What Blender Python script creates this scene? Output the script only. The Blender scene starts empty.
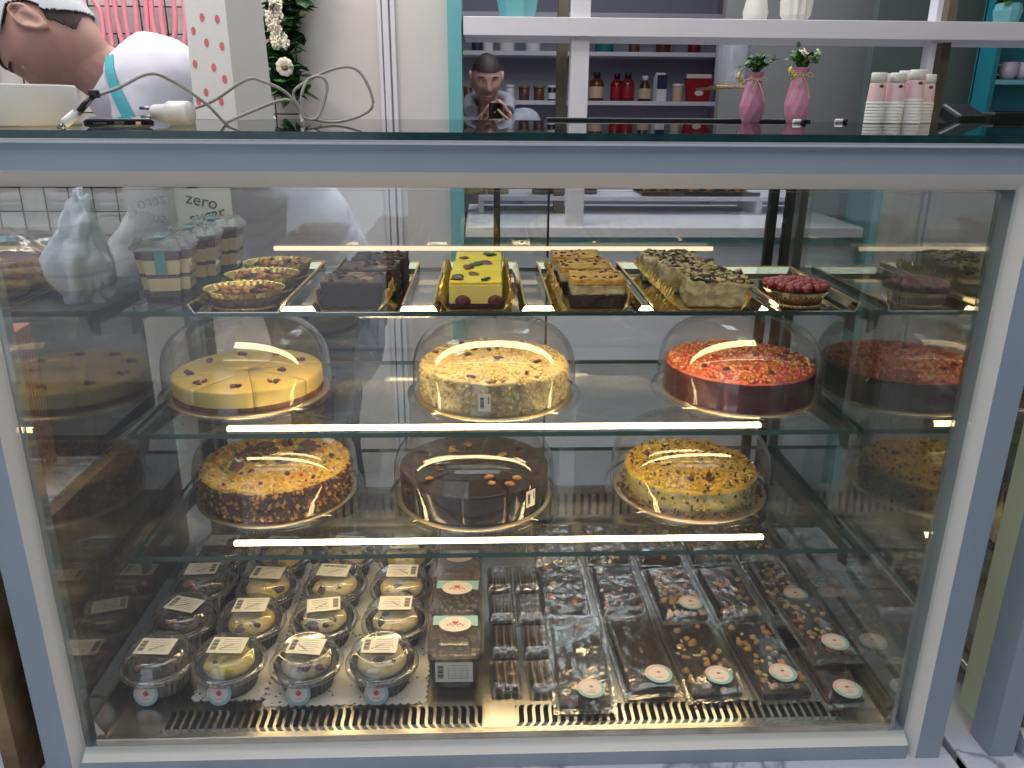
import bpy, bmesh, math, random
from mathutils import Vector, Matrix, noise, Euler
random.seed(7)
PI = math.pi
sc = bpy.context.scene
COL = sc.collection
R_ = math.radians

# ------------------------------------------------------------------ materials
def new_mat(name):
    m = bpy.data.materials.new(name); m.use_nodes = True
    nt = m.node_tree; nt.nodes.clear()
    out = nt.nodes.new('ShaderNodeOutputMaterial')
    return m, nt, out

def lin(c):
    return tuple((x/12.92 if x <= 0.04045 else ((x+0.055)/1.055)**2.4) for x in c)

def hexc(r, g, b):
    return lin((r/255, g/255, b/255)) + (1.0,)

def mat(name, col, rough=.5, metal=0., col2=None, scale=20., bump=0., bscale=None, spec=.5, trans=0., coat=0., detail=4., sub=0., lo=.35, hi=.65, stretch=None):
    m, nt, out = new_mat(name)
    b = nt.nodes.new('ShaderNodeBsdfPrincipled')
    nt.links.new(b.outputs[0], out.inputs[0])
    b.inputs['Base Color'].default_value = col
    b.inputs['Roughness'].default_value = rough
    b.inputs['Metallic'].default_value = metal
    b.inputs['Specular IOR Level'].default_value = spec
    b.inputs['Coat Weight'].default_value = coat
    b.inputs['Subsurface Weight'].default_value = sub
    if sub: b.inputs['Subsurface Radius'].default_value = (.01, .006, .004)
    if trans: b.inputs['Transmission Weight'].default_value = trans
    if col2 or bump:
        tc = nt.nodes.new('ShaderNodeTexCoord')
        mp = nt.nodes.new('ShaderNodeMapping')
        nt.links.new(tc.outputs['Object'], mp.inputs[0])
        if stretch: mp.inputs['Scale'].default_value = stretch
        n = nt.nodes.new('ShaderNodeTexNoise'); n.inputs['Scale'].default_value = scale; n.inputs['Detail'].default_value = detail
        nt.links.new(mp.outputs[0], n.inputs['Vector'])
        if col2:
            r = nt.nodes.new('ShaderNodeValToRGB')
            r.color_ramp.elements[0].position = lo; r.color_ramp.elements[1].position = hi
            r.color_ramp.elements[0].color = col; r.color_ramp.elements[1].color = col2
            nt.links.new(n.outputs[0], r.inputs[0]); nt.links.new(r.outputs[0], b.inputs['Base Color'])
        if bump:
            n2 = n
            if bscale:
                n2 = nt.nodes.new('ShaderNodeTexNoise'); n2.inputs['Scale'].default_value = bscale; n2.inputs['Detail'].default_value = detail
                nt.links.new(mp.outputs[0], n2.inputs['Vector'])
            bp = nt.nodes.new('ShaderNodeBump'); bp.inputs['Strength'].default_value = bump; bp.inputs['Distance'].default_value = .004
            nt.links.new(n2.outputs[0], bp.inputs['Height']); nt.links.new(bp.outputs[0], b.inputs['Normal'])
    return m

def glass(name, tint=(.97, .985, .98), r0=.045, rough=.0, power=5., bump=0., bscale=40., haze=0., hazecol=(.8, .8, .8, 1)):
    """thin sheet: transparent + sharp mirror weighted by Schlick's law on both faces alike"""
    m, nt, out = new_mat(name)
    N = nt.nodes.new; L = nt.links.new
    geo = N('ShaderNodeNewGeometry')
    dot = N('ShaderNodeVectorMath'); dot.operation = 'DOT_PRODUCT'
    L(geo.outputs['Normal'], dot.inputs[0]); L(geo.outputs['Incoming'], dot.inputs[1])
    ab = N('ShaderNodeMath'); ab.operation = 'ABSOLUTE'; L(dot.outputs['Value'], ab.inputs[0])
    om = N('ShaderNodeMath'); om.operation = 'SUBTRACT'; om.inputs[0].default_value = 1.; L(ab.outputs[0], om.inputs[1]); om.use_clamp = True
    pw = N('ShaderNodeMath'); pw.operation = 'POWER'; L(om.outputs[0], pw.inputs[0]); pw.inputs[1].default_value = power
    ml = N('ShaderNodeMath'); ml.operation = 'MULTIPLY_ADD'; L(pw.outputs[0], ml.inputs[0]); ml.inputs[1].default_value = 1-r0; ml.inputs[2].default_value = r0
    tr = N('ShaderNodeBsdfTransparent'); tr.inputs[0].default_value = tuple(tint)+(1,)
    gl = N('ShaderNodeBsdfGlossy'); gl.inputs['Roughness'].default_value = rough
    src = tr.outputs[0]
    if haze:
        df = N('ShaderNodeBsdfDiffuse'); df.inputs[0].default_value = hazecol
        mh = N('ShaderNodeMixShader'); mh.inputs[0].default_value = haze
        L(tr.outputs[0], mh.inputs[1]); L(df.outputs[0], mh.inputs[2]); src = mh.outputs[0]
    mx = N('ShaderNodeMixShader'); L(ml.outputs[0], mx.inputs[0]); L(src, mx.inputs[1]); L(gl.outputs[0], mx.inputs[2])
    if bump:
        tc = N('ShaderNodeTexCoord'); n = N('ShaderNodeTexNoise'); n.inputs['Scale'].default_value = bscale
        L(tc.outputs['Object'], n.inputs['Vector'])
        bp = N('ShaderNodeBump'); bp.inputs['Strength'].default_value = bump; bp.inputs['Distance'].default_value = .01
        L(n.outputs[0], bp.inputs['Height']); L(bp.outputs[0], gl.inputs['Normal'])
    L(mx.outputs[0], out.inputs[0])
    return m

def emit(name, col, s):
    m, nt, out = new_mat(name)
    e = nt.nodes.new('ShaderNodeEmission'); e.inputs[0].default_value = col; e.inputs[1].default_value = s
    nt.links.new(e.outputs[0], out.inputs[0]); return m

def marble(name):
    m, nt, out = new_mat(name); N = nt.nodes.new; L = nt.links.new
    b = N('ShaderNodeBsdfPrincipled'); b.inputs['Roughness'].default_value = .2
    tc = N('ShaderNodeTexCoord'); n1 = N('ShaderNodeTexNoise'); n1.inputs['Scale'].default_value = 3.; n1.inputs['Detail'].default_value = 8; n1.inputs['Distortion'].default_value = 1.2
    L(tc.outputs['Object'], n1.inputs['Vector'])
    r = N('ShaderNodeValToRGB'); e = r.color_ramp.elements
    e[0].position = .47; e[0].color = hexc(222, 222, 232); e[1].position = .53; e[1].color = hexc(222, 222, 232)
    k = e.new(.5); k.color = hexc(150, 150, 165)
    L(n1.outputs[0], r.inputs[0]); L(r.outputs[0], b.inputs['Base Color']); L(b.outputs[0], out.inputs[0]); return m

def lace(name):
    m, nt, out = new_mat(name); N = nt.nodes.new; L = nt.links.new
    tc = N('ShaderNodeTexCoord'); v = N('ShaderNodeTexVoronoi'); v.inputs['Scale'].default_value = 95
    L(tc.outputs['Object'], v.inputs['Vector'])
    lt = N('ShaderNodeMath'); lt.operation = 'LESS_THAN'; lt.inputs[1].default_value = .20; L(v.outputs['Distance'], lt.inputs[0])
    d = N('ShaderNodeBsdfDiffuse'); d.inputs[0].default_value = hexc(232, 226, 214)
    t = N('ShaderNodeBsdfTransparent'); mx = N('ShaderNodeMixShader')
    L(lt.outputs[0], mx.inputs[0]); L(d.outputs[0], mx.inputs[1]); L(t.outputs[0], mx.inputs[2]); L(mx.outputs[0], out.inputs[0]); return m

M = {}
M['frame'] = mat('painted pale blue grey metal', hexc(150, 164, 178), .42, 0., hexc(156, 168, 181), 8.)
M['frame_in'] = mat('pale aluminium inner frame', hexc(226, 224, 218), .45)
M['lip'] = mat('white edge trim', hexc(226, 228, 236), .4)
M['alu'] = mat('brushed aluminium', hexc(190, 188, 180), .32, .9, hexc(170, 168, 160), 60., .05, stretch=(1, 1, .05))
M['alu_dark'] = mat('dark anodised metal', hexc(52, 52, 50), .4, .5, hexc(40, 40, 38), 30.)
M['steel'] = mat('stainless steel', hexc(196, 192, 182), .24, 1., hexc(176, 172, 162), 14., .06)
M['duct'] = mat('black duct paint', hexc(14, 16, 20), .7)
M['bracket'] = mat('grey bracket metal', hexc(96, 92, 84), .4, .6)
M['glass_front'] = glass('front pane', (.975, .985, .985), .035)
M['glass_shelf'] = glass('shelf glass', (.95, .975, .965), .06)
M['glass_back'] = glass('back door glass', (.96, .975, .975), .09)
M['glass_side'] = glass('side glass with mirror film', (.78, .82, .80), .28, 0., 4.)
M['glass_side_left'] = glass('left side glass', (.88, .90, .88), .13, 0., 4.)
M['glass_top'] = glass('counter glass', (.80, .85, .80), .06)
M['edge'] = mat('green glass edge', hexc(30, 66, 68), .12, 0., hexc(20, 52, 56), 50., spec=.6)
M['shelf_edge'] = mat('thin shelf glass edge', hexc(64, 92, 84), .15)
M['led'] = emit('warm white led', (1., .71, .38, 1), 21.)
M['reflection_glow'] = emit('warm rear door reflection glow', (1., .80, .52, 1), 1.25)  # emission mimics a reflection, no lamp of its own
M['led_head'] = emit('warm white led tube in header', (1., .70, .36, 1), 12.)
M['dome'] = glass('clear plastic dome', (.968, .962, .95), .09, .02, 3.6, haze=.018, hazecol=(.9, .82, .66, 1))
M['clear'] = glass('clear plastic', (.93, .93, .92), .10, .08, 4.)
M['lid'] = glass('clear lid plastic', (.95, .95, .94), .15, .09, 2.8, haze=.07, hazecol=(.85, .84, .8, 1))
M['cello'] = glass('cellophane', (.95, .945, .93), .17, .17, 2.6, bump=.25, bscale=40., haze=.02, hazecol=(.85, .8, .68, 1))
M['canister'] = glass('cloudy clear plastic', (.9, .92, .94), .12, .1, 2.5, haze=.30, hazecol=(.72, .75, .8, 1))
M['gold'] = mat('gold foil', hexc(232, 206, 140), .34, 1., hexc(206, 168, 92), 80., .25)
M['goldboard'] = mat('gold cake board', hexc(206, 186, 150), .3, .8)
M['mirror'] = mat('mirrored serving tray', hexc(190, 184, 168), .06, 1.)
M['white'] = mat('white paint', hexc(214, 212, 218), .5)
M['paper'] = mat('white paper', hexc(232, 230, 226), .7)
M['label'] = mat('thermal label paper', hexc(238, 232, 216), .6)
M['ink'] = mat('black ink', hexc(34, 32, 34), .6)
M['inkg'] = mat('grey ink', hexc(150, 146, 140), .6)
M['pinkring'] = mat('pink sticker ink', hexc(222, 188, 184), .4)
M['tealring'] = mat('teal sticker ink', hexc(150, 190, 196), .4)
M['redink'] = mat('red sticker ink', hexc(196, 70, 72), .4)
M['stick'] = mat('sticker white', hexc(226, 216, 208), .4)
M['tealtape'] = mat('teal sticker tape', hexc(86, 146, 158), .4)
M['choc'] = mat('dark chocolate', hexc(46, 30, 22), .32, 0., hexc(34, 22, 17), 30., .15)
M['ganache'] = mat('ganache', hexc(34, 24, 21), .22, 0., hexc(44, 31, 25), 12., .05, coat=.3)
M['brownie'] = mat('brownie', hexc(44, 28, 26), .7, 0., hexc(30, 20, 20), 60., .9, 140)
M['brownietop'] = mat('brownie marbled top', hexc(60, 40, 34), .6, 0., hexc(150, 118, 92), 38., .7, 90, lo=.5, hi=.62)
M['cream'] = mat('cream', hexc(236, 222, 178), .5, 0., hexc(226, 206, 152), 25., .15, sub=.1)
M['yellow'] = mat('cheesecake yellow', hexc(238, 218, 134), .45, 0., hexc(230, 206, 116), 14., .08, sub=.1)
M['lemon'] = mat('lemon mousse', hexc(240, 214, 60), .4, 0., hexc(230, 200, 44), 14., .1, sub=.1)
M['lemonside'] = mat('lemon mousse side', hexc(222, 206, 110), .5, 0., hexc(206, 188, 96), 18.)
M['crust'] = mat('biscuit crust', hexc(140, 92, 48), .8, 0., hexc(100, 62, 32), 80., .8, 120)
M['crumbcream'] = mat('cream crumb coat', hexc(224, 212, 176), .75, 0., hexc(168, 152, 116), 90., .9, 160, lo=.4, hi=.75)
M['crumbtop'] = mat('grated white chocolate', hexc(234, 218, 172), .6, 0., hexc(222, 198, 142), 60., .9, 110)
M['burgundy'] = mat('burgundy glaze', hexc(92, 34, 44), .3, 0., hexc(70, 24, 36), 20., .15, stretch=(1, 1, .2))
M['pinkcrumb'] = mat('pink praline crumb', hexc(226, 128, 96), .6, 0., hexc(206, 84, 76), 70., .8, 120)
M['pinkcrumb2'] = mat('pale praline crumb', hexc(244, 186, 138), .6)
M['browncrumb'] = mat('brown nut crumb', hexc(116, 82, 48), .8, 0., hexc(70, 46, 28), 110., .9, 150)
M['rollpaper'] = mat('off white roll paper', hexc(206, 204, 200), .75)
M['sidetrim'] = mat('olive green side trim', hexc(206, 212, 190), .5, 0., hexc(198, 205, 182), 6.)
M['streusel'] = mat('yellow shredded topping', hexc(236, 200, 98), .7, 0., hexc(214, 168, 66), 60., .8, 120)
M['pist'] = mat('yellow pistachio crumb', hexc(232, 200, 72), .7, 0., hexc(206, 168, 52), 80., .9, 130)
M['pistside'] = mat('pistachio sponge', hexc(196, 186, 130), .75, 0., hexc(166, 158, 104), 60., .5, 100)
M['green'] = mat('candied green', hexc(92, 160, 70), .5)
M['orange'] = mat('candied orange', hexc(236, 140, 60), .5)
M['berry'] = mat('dark berry', hexc(116, 30, 40), .3, 0., hexc(76, 18, 28), 60., .2, coat=.3)
M['redberry'] = mat('red berry', hexc(150, 22, 26), .2, 0., hexc(104, 10, 16), 50., .2, coat=.5)
M['pecan'] = mat('pecan', hexc(112, 62, 42), .5, 0., hexc(72, 38, 28), 90., .8, 150)
M['walnut'] = mat('golden nut', hexc(214, 160, 84), .5, 0., hexc(180, 122, 58), 60., .4)
M['hazel'] = mat('hazelnut', hexc(222, 178, 104), .45, 0., hexc(196, 146, 80), 60., .3)
M['almond'] = mat('almond skin', hexc(176, 112, 70), .5, 0., hexc(148, 86, 52), 80., .3)
M['pale'] = mat('pale chopped nut', hexc(240, 220, 160), .5)
M['rose'] = mat('rose petal bit', hexc(206, 96, 100), .5)
M['greycrumb'] = mat('caramel cream crumb', hexc(196, 178, 138), .7, 0., hexc(150, 130, 96), 60., .8, 110)
M['goldcake'] = mat('honey cake', hexc(196, 150, 70), .7, 0., hexc(140, 92, 40), 70., .9, 110, lo=.45, hi=.7)
M['pastry'] = mat('baked pastry', hexc(214, 146, 66), .55, 0., hexc(164, 96, 36), 30., .6, 60)
M['blackcup'] = mat('black plastic cup', hexc(22, 22, 26), .3, coat=.3)
M['sponge'] = mat('cocoa sponge', hexc(70, 44, 38), .8, 0., hexc(46, 28, 26), 90., .7)
M['jam'] = mat('plum jam', hexc(92, 36, 46), .35)
M['kraft'] = mat('pale pistachio shell board', hexc(150, 120, 84), .7)
M['wall'] = mat('warm grey wall paint', hexc(208, 203, 200), .7, 0., hexc(204, 199, 196), 3.)
M['wall_low'] = mat('pale blue grey panel', hexc(214, 218, 226), .6, 0., hexc(210, 214, 222), 3.)
M['frontwall'] = mat('grey front wall paint', hexc(120, 118, 118), .8)
M['farwall'] = mat('grey lilac shelf back', hexc(168, 168, 180), .7)
M['pinkwall'] = mat('pinkish shelf side', hexc(182, 158, 172), .7)
M['darkwall'] = mat('grey wall', hexc(128, 128, 126), .7)
M['darkpanel'] = mat('dark green grey panel', hexc(86, 96, 92), .6)
M['teal'] = mat('teal paint', hexc(104, 172, 178), .45)
M['tealdark'] = mat('deep teal paint', hexc(20, 112, 122), .5)
M['olive'] = mat('olive brown post', hexc(104, 96, 78), .6)
M['floor'] = mat('pale floor tile', hexc(188, 188, 194), .3, 0., hexc(178, 178, 186), 2.)
M['ceil'] = mat('ceiling paint', hexc(208, 208, 210), .8)
M['marble'] = marble('white marble')
M['brownedge'] = mat('aged brass edge', hexc(150, 128, 92), .5, .2, hexc(110, 92, 64), 25.)
M['wood'] = mat('dark walnut veneer', hexc(64, 52, 42), .5, 0., hexc(48, 38, 30), 12., stretch=(1, 8, 8))
M['black'] = mat('black plastic', hexc(18, 18, 20), .35)
M['wire'] = mat('black wire', hexc(26, 26, 28), .5)
M['neon'] = mat('pink silicone tube', hexc(244, 150, 166), .4)
M['leaf'] = mat('dark green leaf', hexc(34, 66, 38), .45, 0., hexc(52, 92, 46), 9.)
M['leaf2'] = mat('fresh green leaf', hexc(88, 140, 58), .45, 0., hexc(66, 112, 46), 9.)
M['petal'] = mat('cream petal', hexc(234, 226, 206), .6)
M['bud'] = mat('pale yellow bud', hexc(214, 200, 120), .6)
M['stem'] = mat('green stem', hexc(72, 98, 52), .6)
M['vpink'] = mat('matt pink ceramic', hexc(206, 138, 164), .35)
M['vpink2'] = mat('matt mauve ceramic', hexc(182, 118, 150), .35)
M['vwhite'] = mat('cream white ceramic', hexc(214, 212, 202), .3)
M['string'] = mat('jute string', hexc(196, 176, 140), .8)
M['cable'] = mat('grey cable', hexc(150, 146, 144), .5)
M['wplastic'] = mat('white plastic', hexc(222, 220, 220), .35)
M['phone'] = mat('phone body', hexc(24, 22, 30), .2, .3)
M['screen'] = mat('phone glass', hexc(20, 20, 26), .05)
M['metal'] = mat('plug metal', hexc(150, 150, 150), .25, 1.)
M['skin'] = mat('skin', hexc(190, 150, 136), .5, 0., hexc(168, 128, 115), 9., sub=.1)
M['hair'] = mat('dark brown hair', hexc(38, 28, 26), .6, 0., hexc(58, 42, 36), 60., .5, 200, stretch=(1, .2, 1))
M['capcloth'] = mat('grey white cap cloth', hexc(200, 204, 210), .8, 0., hexc(186, 190, 196), 30., .2)
M['shirt'] = mat('white cotton shirt', hexc(226, 224, 234), .75, 0., hexc(216, 214, 226), 6., .35, 14)
M['strap'] = mat('teal apron cloth', hexc(86, 178, 192), .7)
M['apron'] = mat('slate grey cloth', hexc(112, 116, 122), .8, 0., hexc(100, 104, 110), 8.)
M['hoodie'] = mat('grey hoodie', hexc(150, 152, 158), .85, 0., hexc(138, 140, 148), 30., .2)
M['trouser'] = mat('dark trousers', hexc(44, 46, 54), .8)
M['eye'] = mat('eye white', hexc(226, 222, 216), .2)
M['iris'] = mat('dark iris', hexc(34, 22, 18), .15)
M['lip_skin'] = mat('lips', hexc(168, 118, 108), .5)
M['bagdot'] = mat('coral dot', hexc(226, 116, 118), .6)
M['amber'] = mat('amber syrup bottle', hexc(96, 44, 26), .25)
M['redbottle'] = mat('red syrup bottle', hexc(116, 22, 36), .2)
M['red'] = mat('red packaging', hexc(150, 22, 32), .4)
M['navy'] = mat('navy print', hexc(40, 46, 76), .5)
M['brownsauce'] = mat('chocolate syrup', hexc(66, 34, 28), .3)
M['beige'] = mat('beige label', hexc(206, 178, 150), .6)
M['jar'] = mat('jar contents', hexc(214, 192, 112), .4, 0., hexc(196, 170, 84), 30.)
M['jar2'] = mat('brown jar contents', hexc(112, 74, 56), .4, 0., hexc(80, 50, 40), 30.)
M['pinkcup'] = mat('pale pink cup print', hexc(232, 196, 200), .6)
M['lilac'] = mat('lilac cup', hexc(176, 166, 180), .4)
M['bread'] = mat('brown bread crust', hexc(150, 104, 70), .7, 0., hexc(112, 74, 48), 14., .5)
M['bagfilm'] = glass('bread bag film', (.88, .87, .88), .14, .15, 3., bump=.5, bscale=30.)
M['stripe'] = mat('pink cardboard', hexc(196, 132, 122), .7)
M['stripe2'] = mat('deep pink print', hexc(160, 96, 90), .7)
M['whitebag'] = mat('crumpled white bag', hexc(232, 236, 246), .6, 0., hexc(218, 224, 238), 20., .8, 30)
M['greenpanel'] = glass('greenish side pane', (.60, .68, .55), .12, haze=.55, hazecol=hexc(150, 166, 132))
M['blue'] = mat('blue print', hexc(50, 88, 140), .5)
M['purple'] = mat('purple cup', hexc(120, 84, 130), .5)
M['lace'] = lace('paper lace')

# ------------------------------------------------------------------ mesh helpers
def box(bm, cx, cy, cz, sx, sy, sz, mi=0, bev=0., rz=0., rx=0., ry=0., seg=2):
    t = bmesh.new()
    bmesh.ops.create_cube(t, size=1.)
    bmesh.ops.scale(t, vec=(sx, sy, sz), verts=t.verts)
    if bev:
        bmesh.ops.bevel(t, geom=list(t.edges), offset=bev, segments=seg, affect='EDGES', profile=.5)
    mtx = Matrix.Translation((cx, cy, cz)) @ Euler((rx, ry, rz)).to_matrix().to_4x4()
    merge(bm, t, mtx, mi)

def merge(bm, t, mtx=None, mi=None):
    vm = {}
    for v in t.verts:
        vm[v] = bm.verts.new(mtx @ v.co if mtx else v.co)
    for f in t.faces:
        try:
            nf = bm.faces.new([vm[v] for v in f.verts])
            nf.material_index = f.material_index if mi is None else mi
            nf.smooth = f.smooth
        except ValueError:
            pass
    t.free()

def lathe(bm, prof, seg=32, mi=0, c=(0, 0, 0), smooth=True, rib=0, ribamp=0., cap0=True, cap1=True, mtx=None):
    rings = []
    for (r, z) in prof:
        ring = []
        for k in range(seg):
            a = 2*PI*k/seg
            rr = r*(1+(ribamp if (k % 2) else -ribamp)) if rib else r
            p = Vector((c[0]+rr*math.cos(a), c[1]+rr*math.sin(a), c[2]+z))
            ring.append(bm.verts.new(mtx @ p if mtx else p))
        rings.append(ring)
    for i in range(len(rings)-1):
        for k in range(seg):
            f = bm.faces.new((rings[i][k], rings[i][(k+1) % seg], rings[i+1][(k+1) % seg], rings[i+1][k]))
            f.material_index = mi; f.smooth = smooth
    if cap0 and prof[0][0] > 1e-6:
        f = bm.faces.new(list(reversed(rings[0]))); f.material_index = mi
    if cap1 and prof[-1][0] > 1e-6:
        f = bm.faces.new(rings[-1]); f.material_index = mi

def tube(bm, pts, r, seg=8, mi=0, closed=False, radii=None):
    pts = [Vector(p) for p in pts]; n = len(pts); rings = []
    up = Vector((0, 0, 1))
    for i, p in enumerate(pts):
        if closed: t = pts[(i+1) % n]-pts[(i-1) % n]
        else: t = pts[min(i+1, n-1)]-pts[max(i-1, 0)]
        if t.length < 1e-9: t = Vector((0, 0, 1))
        t.normalize()
        a = up if abs(t.dot(up)) < .95 else Vector((1, 0, 0))
        u = t.cross(a).normalized(); v = t.cross(u).normalized()
        rr = radii[i] if radii else r
        rings.append([bm.verts.new(p+(u*math.cos(2*PI*k/seg)+v*math.sin(2*PI*k/seg))*rr) for k in range(seg)])
    for i in range(n if closed else n-1):
        a, b = rings[i], rings[(i+1) % n]
        for k in range(seg):
            f = bm.faces.new((a[k], a[(k+1) % seg], b[(k+1) % seg], b[k])); f.smooth = True; f.material_index = mi
    if not closed:
        f = bm.faces.new(list(reversed(rings[0]))); f.material_index = mi
        f = bm.faces.new(rings[-1]); f.material_index = mi

def smooth_path(ctrl, n=8, closed=False):
    c = [Vector(p) for p in ctrl]; out = []; N = len(c)
    rng = range(N) if closed else range(N-1)
    for i in rng:
        if closed: p0, p1, p2, p3 = c[(i-1) % N], c[i], c[(i+1) % N], c[(i+2) % N]
        else: p0, p1, p2, p3 = c[max(i-1, 0)], c[i], c[i+1], c[min(i+2, N-1)]
        for k in range(n):
            t = k/n
            out.append(.5*((2*p1)+(-p0+p2)*t+(2*p0-5*p1+4*p2-p3)*t*t+(-p0+3*p1-3*p2+p3)*t**3))
    if not closed: out.append(c[-1])
    return out

def prism(bm, poly, axis, a, b, mi=0):
    """extrude a 2-D polygon along axis from a to b. axis x: (y,z); y: (x,z); z: (x,y)"""
    def P(q, t):
        return {'x': (t, q[0], q[1]), 'y': (q[0], t, q[1]), 'z': (q[0], q[1], t)}[axis]
    A = [bm.verts.new(P(q, a)) for q in poly]; B = [bm.verts.new(P(q, b)) for q in poly]
    n = len(poly)
    for fs in ([A[i] for i in range(n)], [B[n-1-i] for i in range(n)]):
        f = bm.faces.new(fs); f.material_index = mi
    for i in range(n):
        f = bm.faces.new((A[i], B[i], B[(i+1) % n], A[(i+1) % n])); f.material_index = mi

def blob(bm, c, s, mi=0, sub=1, amp=.0, rot=None, seed=0., freq=1.5, flat=False):
    t = bmesh.new(); bmesh.ops.create_icosphere(t, subdivisions=sub, radius=1.)
    e = Euler(rot or (0, 0, 0)).to_matrix()
    for v in t.verts:
        k = 1+(noise.noise(v.co*freq+Vector((seed*7.1, seed*3.3, seed)))*amp if amp else 0)
        q = Vector((v.co.x*s[0]*k, v.co.y*s[1]*k, v.co.z*s[2]*k))
        v.co = e @ q+Vector(c)
    for f in t.faces: f.smooth = not flat
    merge(bm, t, None, mi)

def rough_block(bm, c, s, amp, n=(10, 10, 4), seed=0., mi=0, mitop=None, rz=0., bev=.1):
    """a cut block whose faces are a displaced grid"""
    t = bmesh.new(); bmesh.ops.create_cube(t, size=1.)
    bmesh.ops.subdivide_edges(t, edges=list(t.edges), cuts=8, use_grid_fill=True)
    for f in t.faces: f.normal_update()
    m = Matrix.Translation(c) @ Matrix.Rotation(rz, 4, 'Z')
    mx = {}
    for f in t.faces: mx[f.index] = f.normal.z > .7
    for v in t.verts:
        q = Vector((v.co.x*s[0], v.co.y*s[1], v.co.z*s[2]))
        d = noise.noise_vector(q*90+Vector((seed*5, seed, seed*2)))*amp
        if v.co.z < -.45: d.z = 0
        q += d
        v.co = q
    for f in t.faces:
        f.smooth = True
        f.material_index = (mitop if (mitop is not None and f.normal.z > .7) else mi)
    merge(bm, t, m)

def mesh_of(name, bm, mats):
    me = bpy.data.meshes.new(name)
    bmesh.ops.recalc_face_normals(bm, faces=list(bm.faces))
    bm.to_mesh(me); bm.free()
    for m in (mats if isinstance(mats, (list, tuple)) else [mats]): me.materials.append(M[m] if isinstance(m, str) else m)
    return me

def obj(name, bm, mats, parent=None, loc=(0, 0, 0), rot=(0, 0, 0), label=None):
    o = bpy.data.objects.new(name, mesh_of(name, bm, mats)); COL.objects.link(o)
    o.location = loc; o.rotation_euler = rot
    if parent is not None: o.parent = parent
    if label: o['label'] = label
    return o

def tag(o, label, cat, group=None, kind=None):
    o['label'] = label; o['category'] = cat
    if group: o['group'] = group
    if kind: o['kind'] = kind
    return o

def thing(name, label, cat, loc=(0, 0, 0), rz=0., group=None, rot=None):
    o = bpy.data.objects.new(name, None); COL.objects.link(o)
    o.empty_display_size = .02
    o.location = loc; o.rotation_euler = rot if rot else (0, 0, rz)
    return tag(o, label, cat, group)

def structure(name, bm, m):
    o = obj(name, bm, m); o['kind'] = 'structure'; return o

def dup(root, loc, rz=0., label=None, group=None, rot=None):
    def cp(o, par):
        c = o.copy(); COL.objects.link(c); c.parent = par
        for ch in list(o.children):
            if ch.name in COL.objects: cp(ch, c)
        return c
    r = cp(root, None)
    r.location = loc; r.rotation_euler = rot if rot else (0, 0, rz)
    if label: r['label'] = label
    if group: r['group'] = group
    return r

def B(): return bmesh.new()

def jit(a): return random.uniform(-a, a)
#SECTION
# ------------------------------------------------------------------ camera
F = Vector((0.03535383, 0.9438246, -0.3285502)); Rv = Vector((0.99936215, -0.03504615, 0.00686002)); U = Vector((0.00503977, 0.32858316, 0.9444616))
CAM = Vector((-0.0247602, -0.94064575, 0.88114941))
cd = bpy.data.cameras.new('camera'); cam = bpy.data.objects.new('camera', cd); COL.objects.link(cam)
cam.matrix_world = Matrix(((Rv.x, U.x, -F.x, CAM.x), (Rv.y, U.y, -F.y, CAM.y), (Rv.z, U.z, -F.z, CAM.z), (0, 0, 0, 1)))
cd.sensor_width = 36.; cd.sensor_fit = 'HORIZONTAL'; cd.lens = 805./1024*36; cd.clip_start = .05; cd.clip_end = 60
sc.camera = cam

def at_y(u, v, y):
    d = F+Rv*((u-512)/805.)-U*((v-384)/805.); return CAM+d*((y-CAM.y)/d.y)
def at_z(u, v, z):
    d = F+Rv*((u-512)/805.)-U*((v-384)/805.); return CAM+d*((z-CAM.z)/d.z)

# ------------------------------------------------------------------ room shell
FZ = -.5; CZ = 2.3
b = B(); box(b, .2, 1.2, FZ-.05, 7., 8.6, .1); structure('floor', b, 'floor')
b = B(); box(b, .2, 1.2, CZ+.05, 7., 8.6, .1); structure('ceiling', b, 'ceil')
b = B(); box(b, -3.05, 1.2, .9, .1, 8.6, 2.8); structure('wall_left', b, 'wall')
b = B(); box(b, 3.55, 1.2, .9, .1, 8.6, 2.8); structure('wall_right', b, 'wall')
b = B(); box(b, 0.2, 5.25, .9, 7., .1, 2.8); structure('wall_far', b, 'farwall')
b = B(); box(b, 1.55, -3.05, .9, 4.1, .1, 2.8); box(b, -1.9, -3.05, 2.15, 2.8, .1, .3); structure('wall_front', b, 'frontwall')
b = B(); box(b, -1.563, 1.80, .9, 2.874, .1, 2.8); structure('wall_back', b, 'wall')
b = B(); box(b, 1.71, 1.80, -.03, 3.66, .1, .94); structure('wall_counter', b, 'wall_low')
# wall moulding seen left of the teal frame
b = B()
for x, w, d in ((-.335, .012, .012), (-.316, .018, .022), (-.295, .014, .012)): box(b, x, 1.744, .9, w, d, 2.8, bev=.002)
structure('trim_1', b, 'white')
# teal jamb
b = B(); box(b, -.107, 1.78, .9, .042, .16, 2.8); box(b, .9, 1.741, .455, 2.05, .02, .026); structure('trim_2', b, 'teal')
# partition walls of the mirror image, built as real space behind the frame, right part
b = B(); box(b, 1.66, 4.28, .9, .06, 1.82, 2.8); structure('wall_shelf_side', b, 'pinkwall')
# marble kerb under the cases
b = B()
box(b, 0, .32, -.268, 1.345, .72, .464, bev=.004)
box(b, 0, -.052, -.052, 1.345, .10, .035, bev=.004)
structure('wall_plinth', b, 'marble')
b = B()
box(b, 1.377, .32, -.268, 1.385, .72, .464, bev=.004)
box(b, 1.377, -.052, -.052, 1.385, .10, .035, bev=.004)
structure('wall_plinth_right', b, 'marble')

# ------------------------------------------------------------------ display case
def two_tone(b):
    for f in b.faces:
        f.normal_update(); n = f.normal
        if .1 < abs(n.y) < .97: f.material_index = 1

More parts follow.
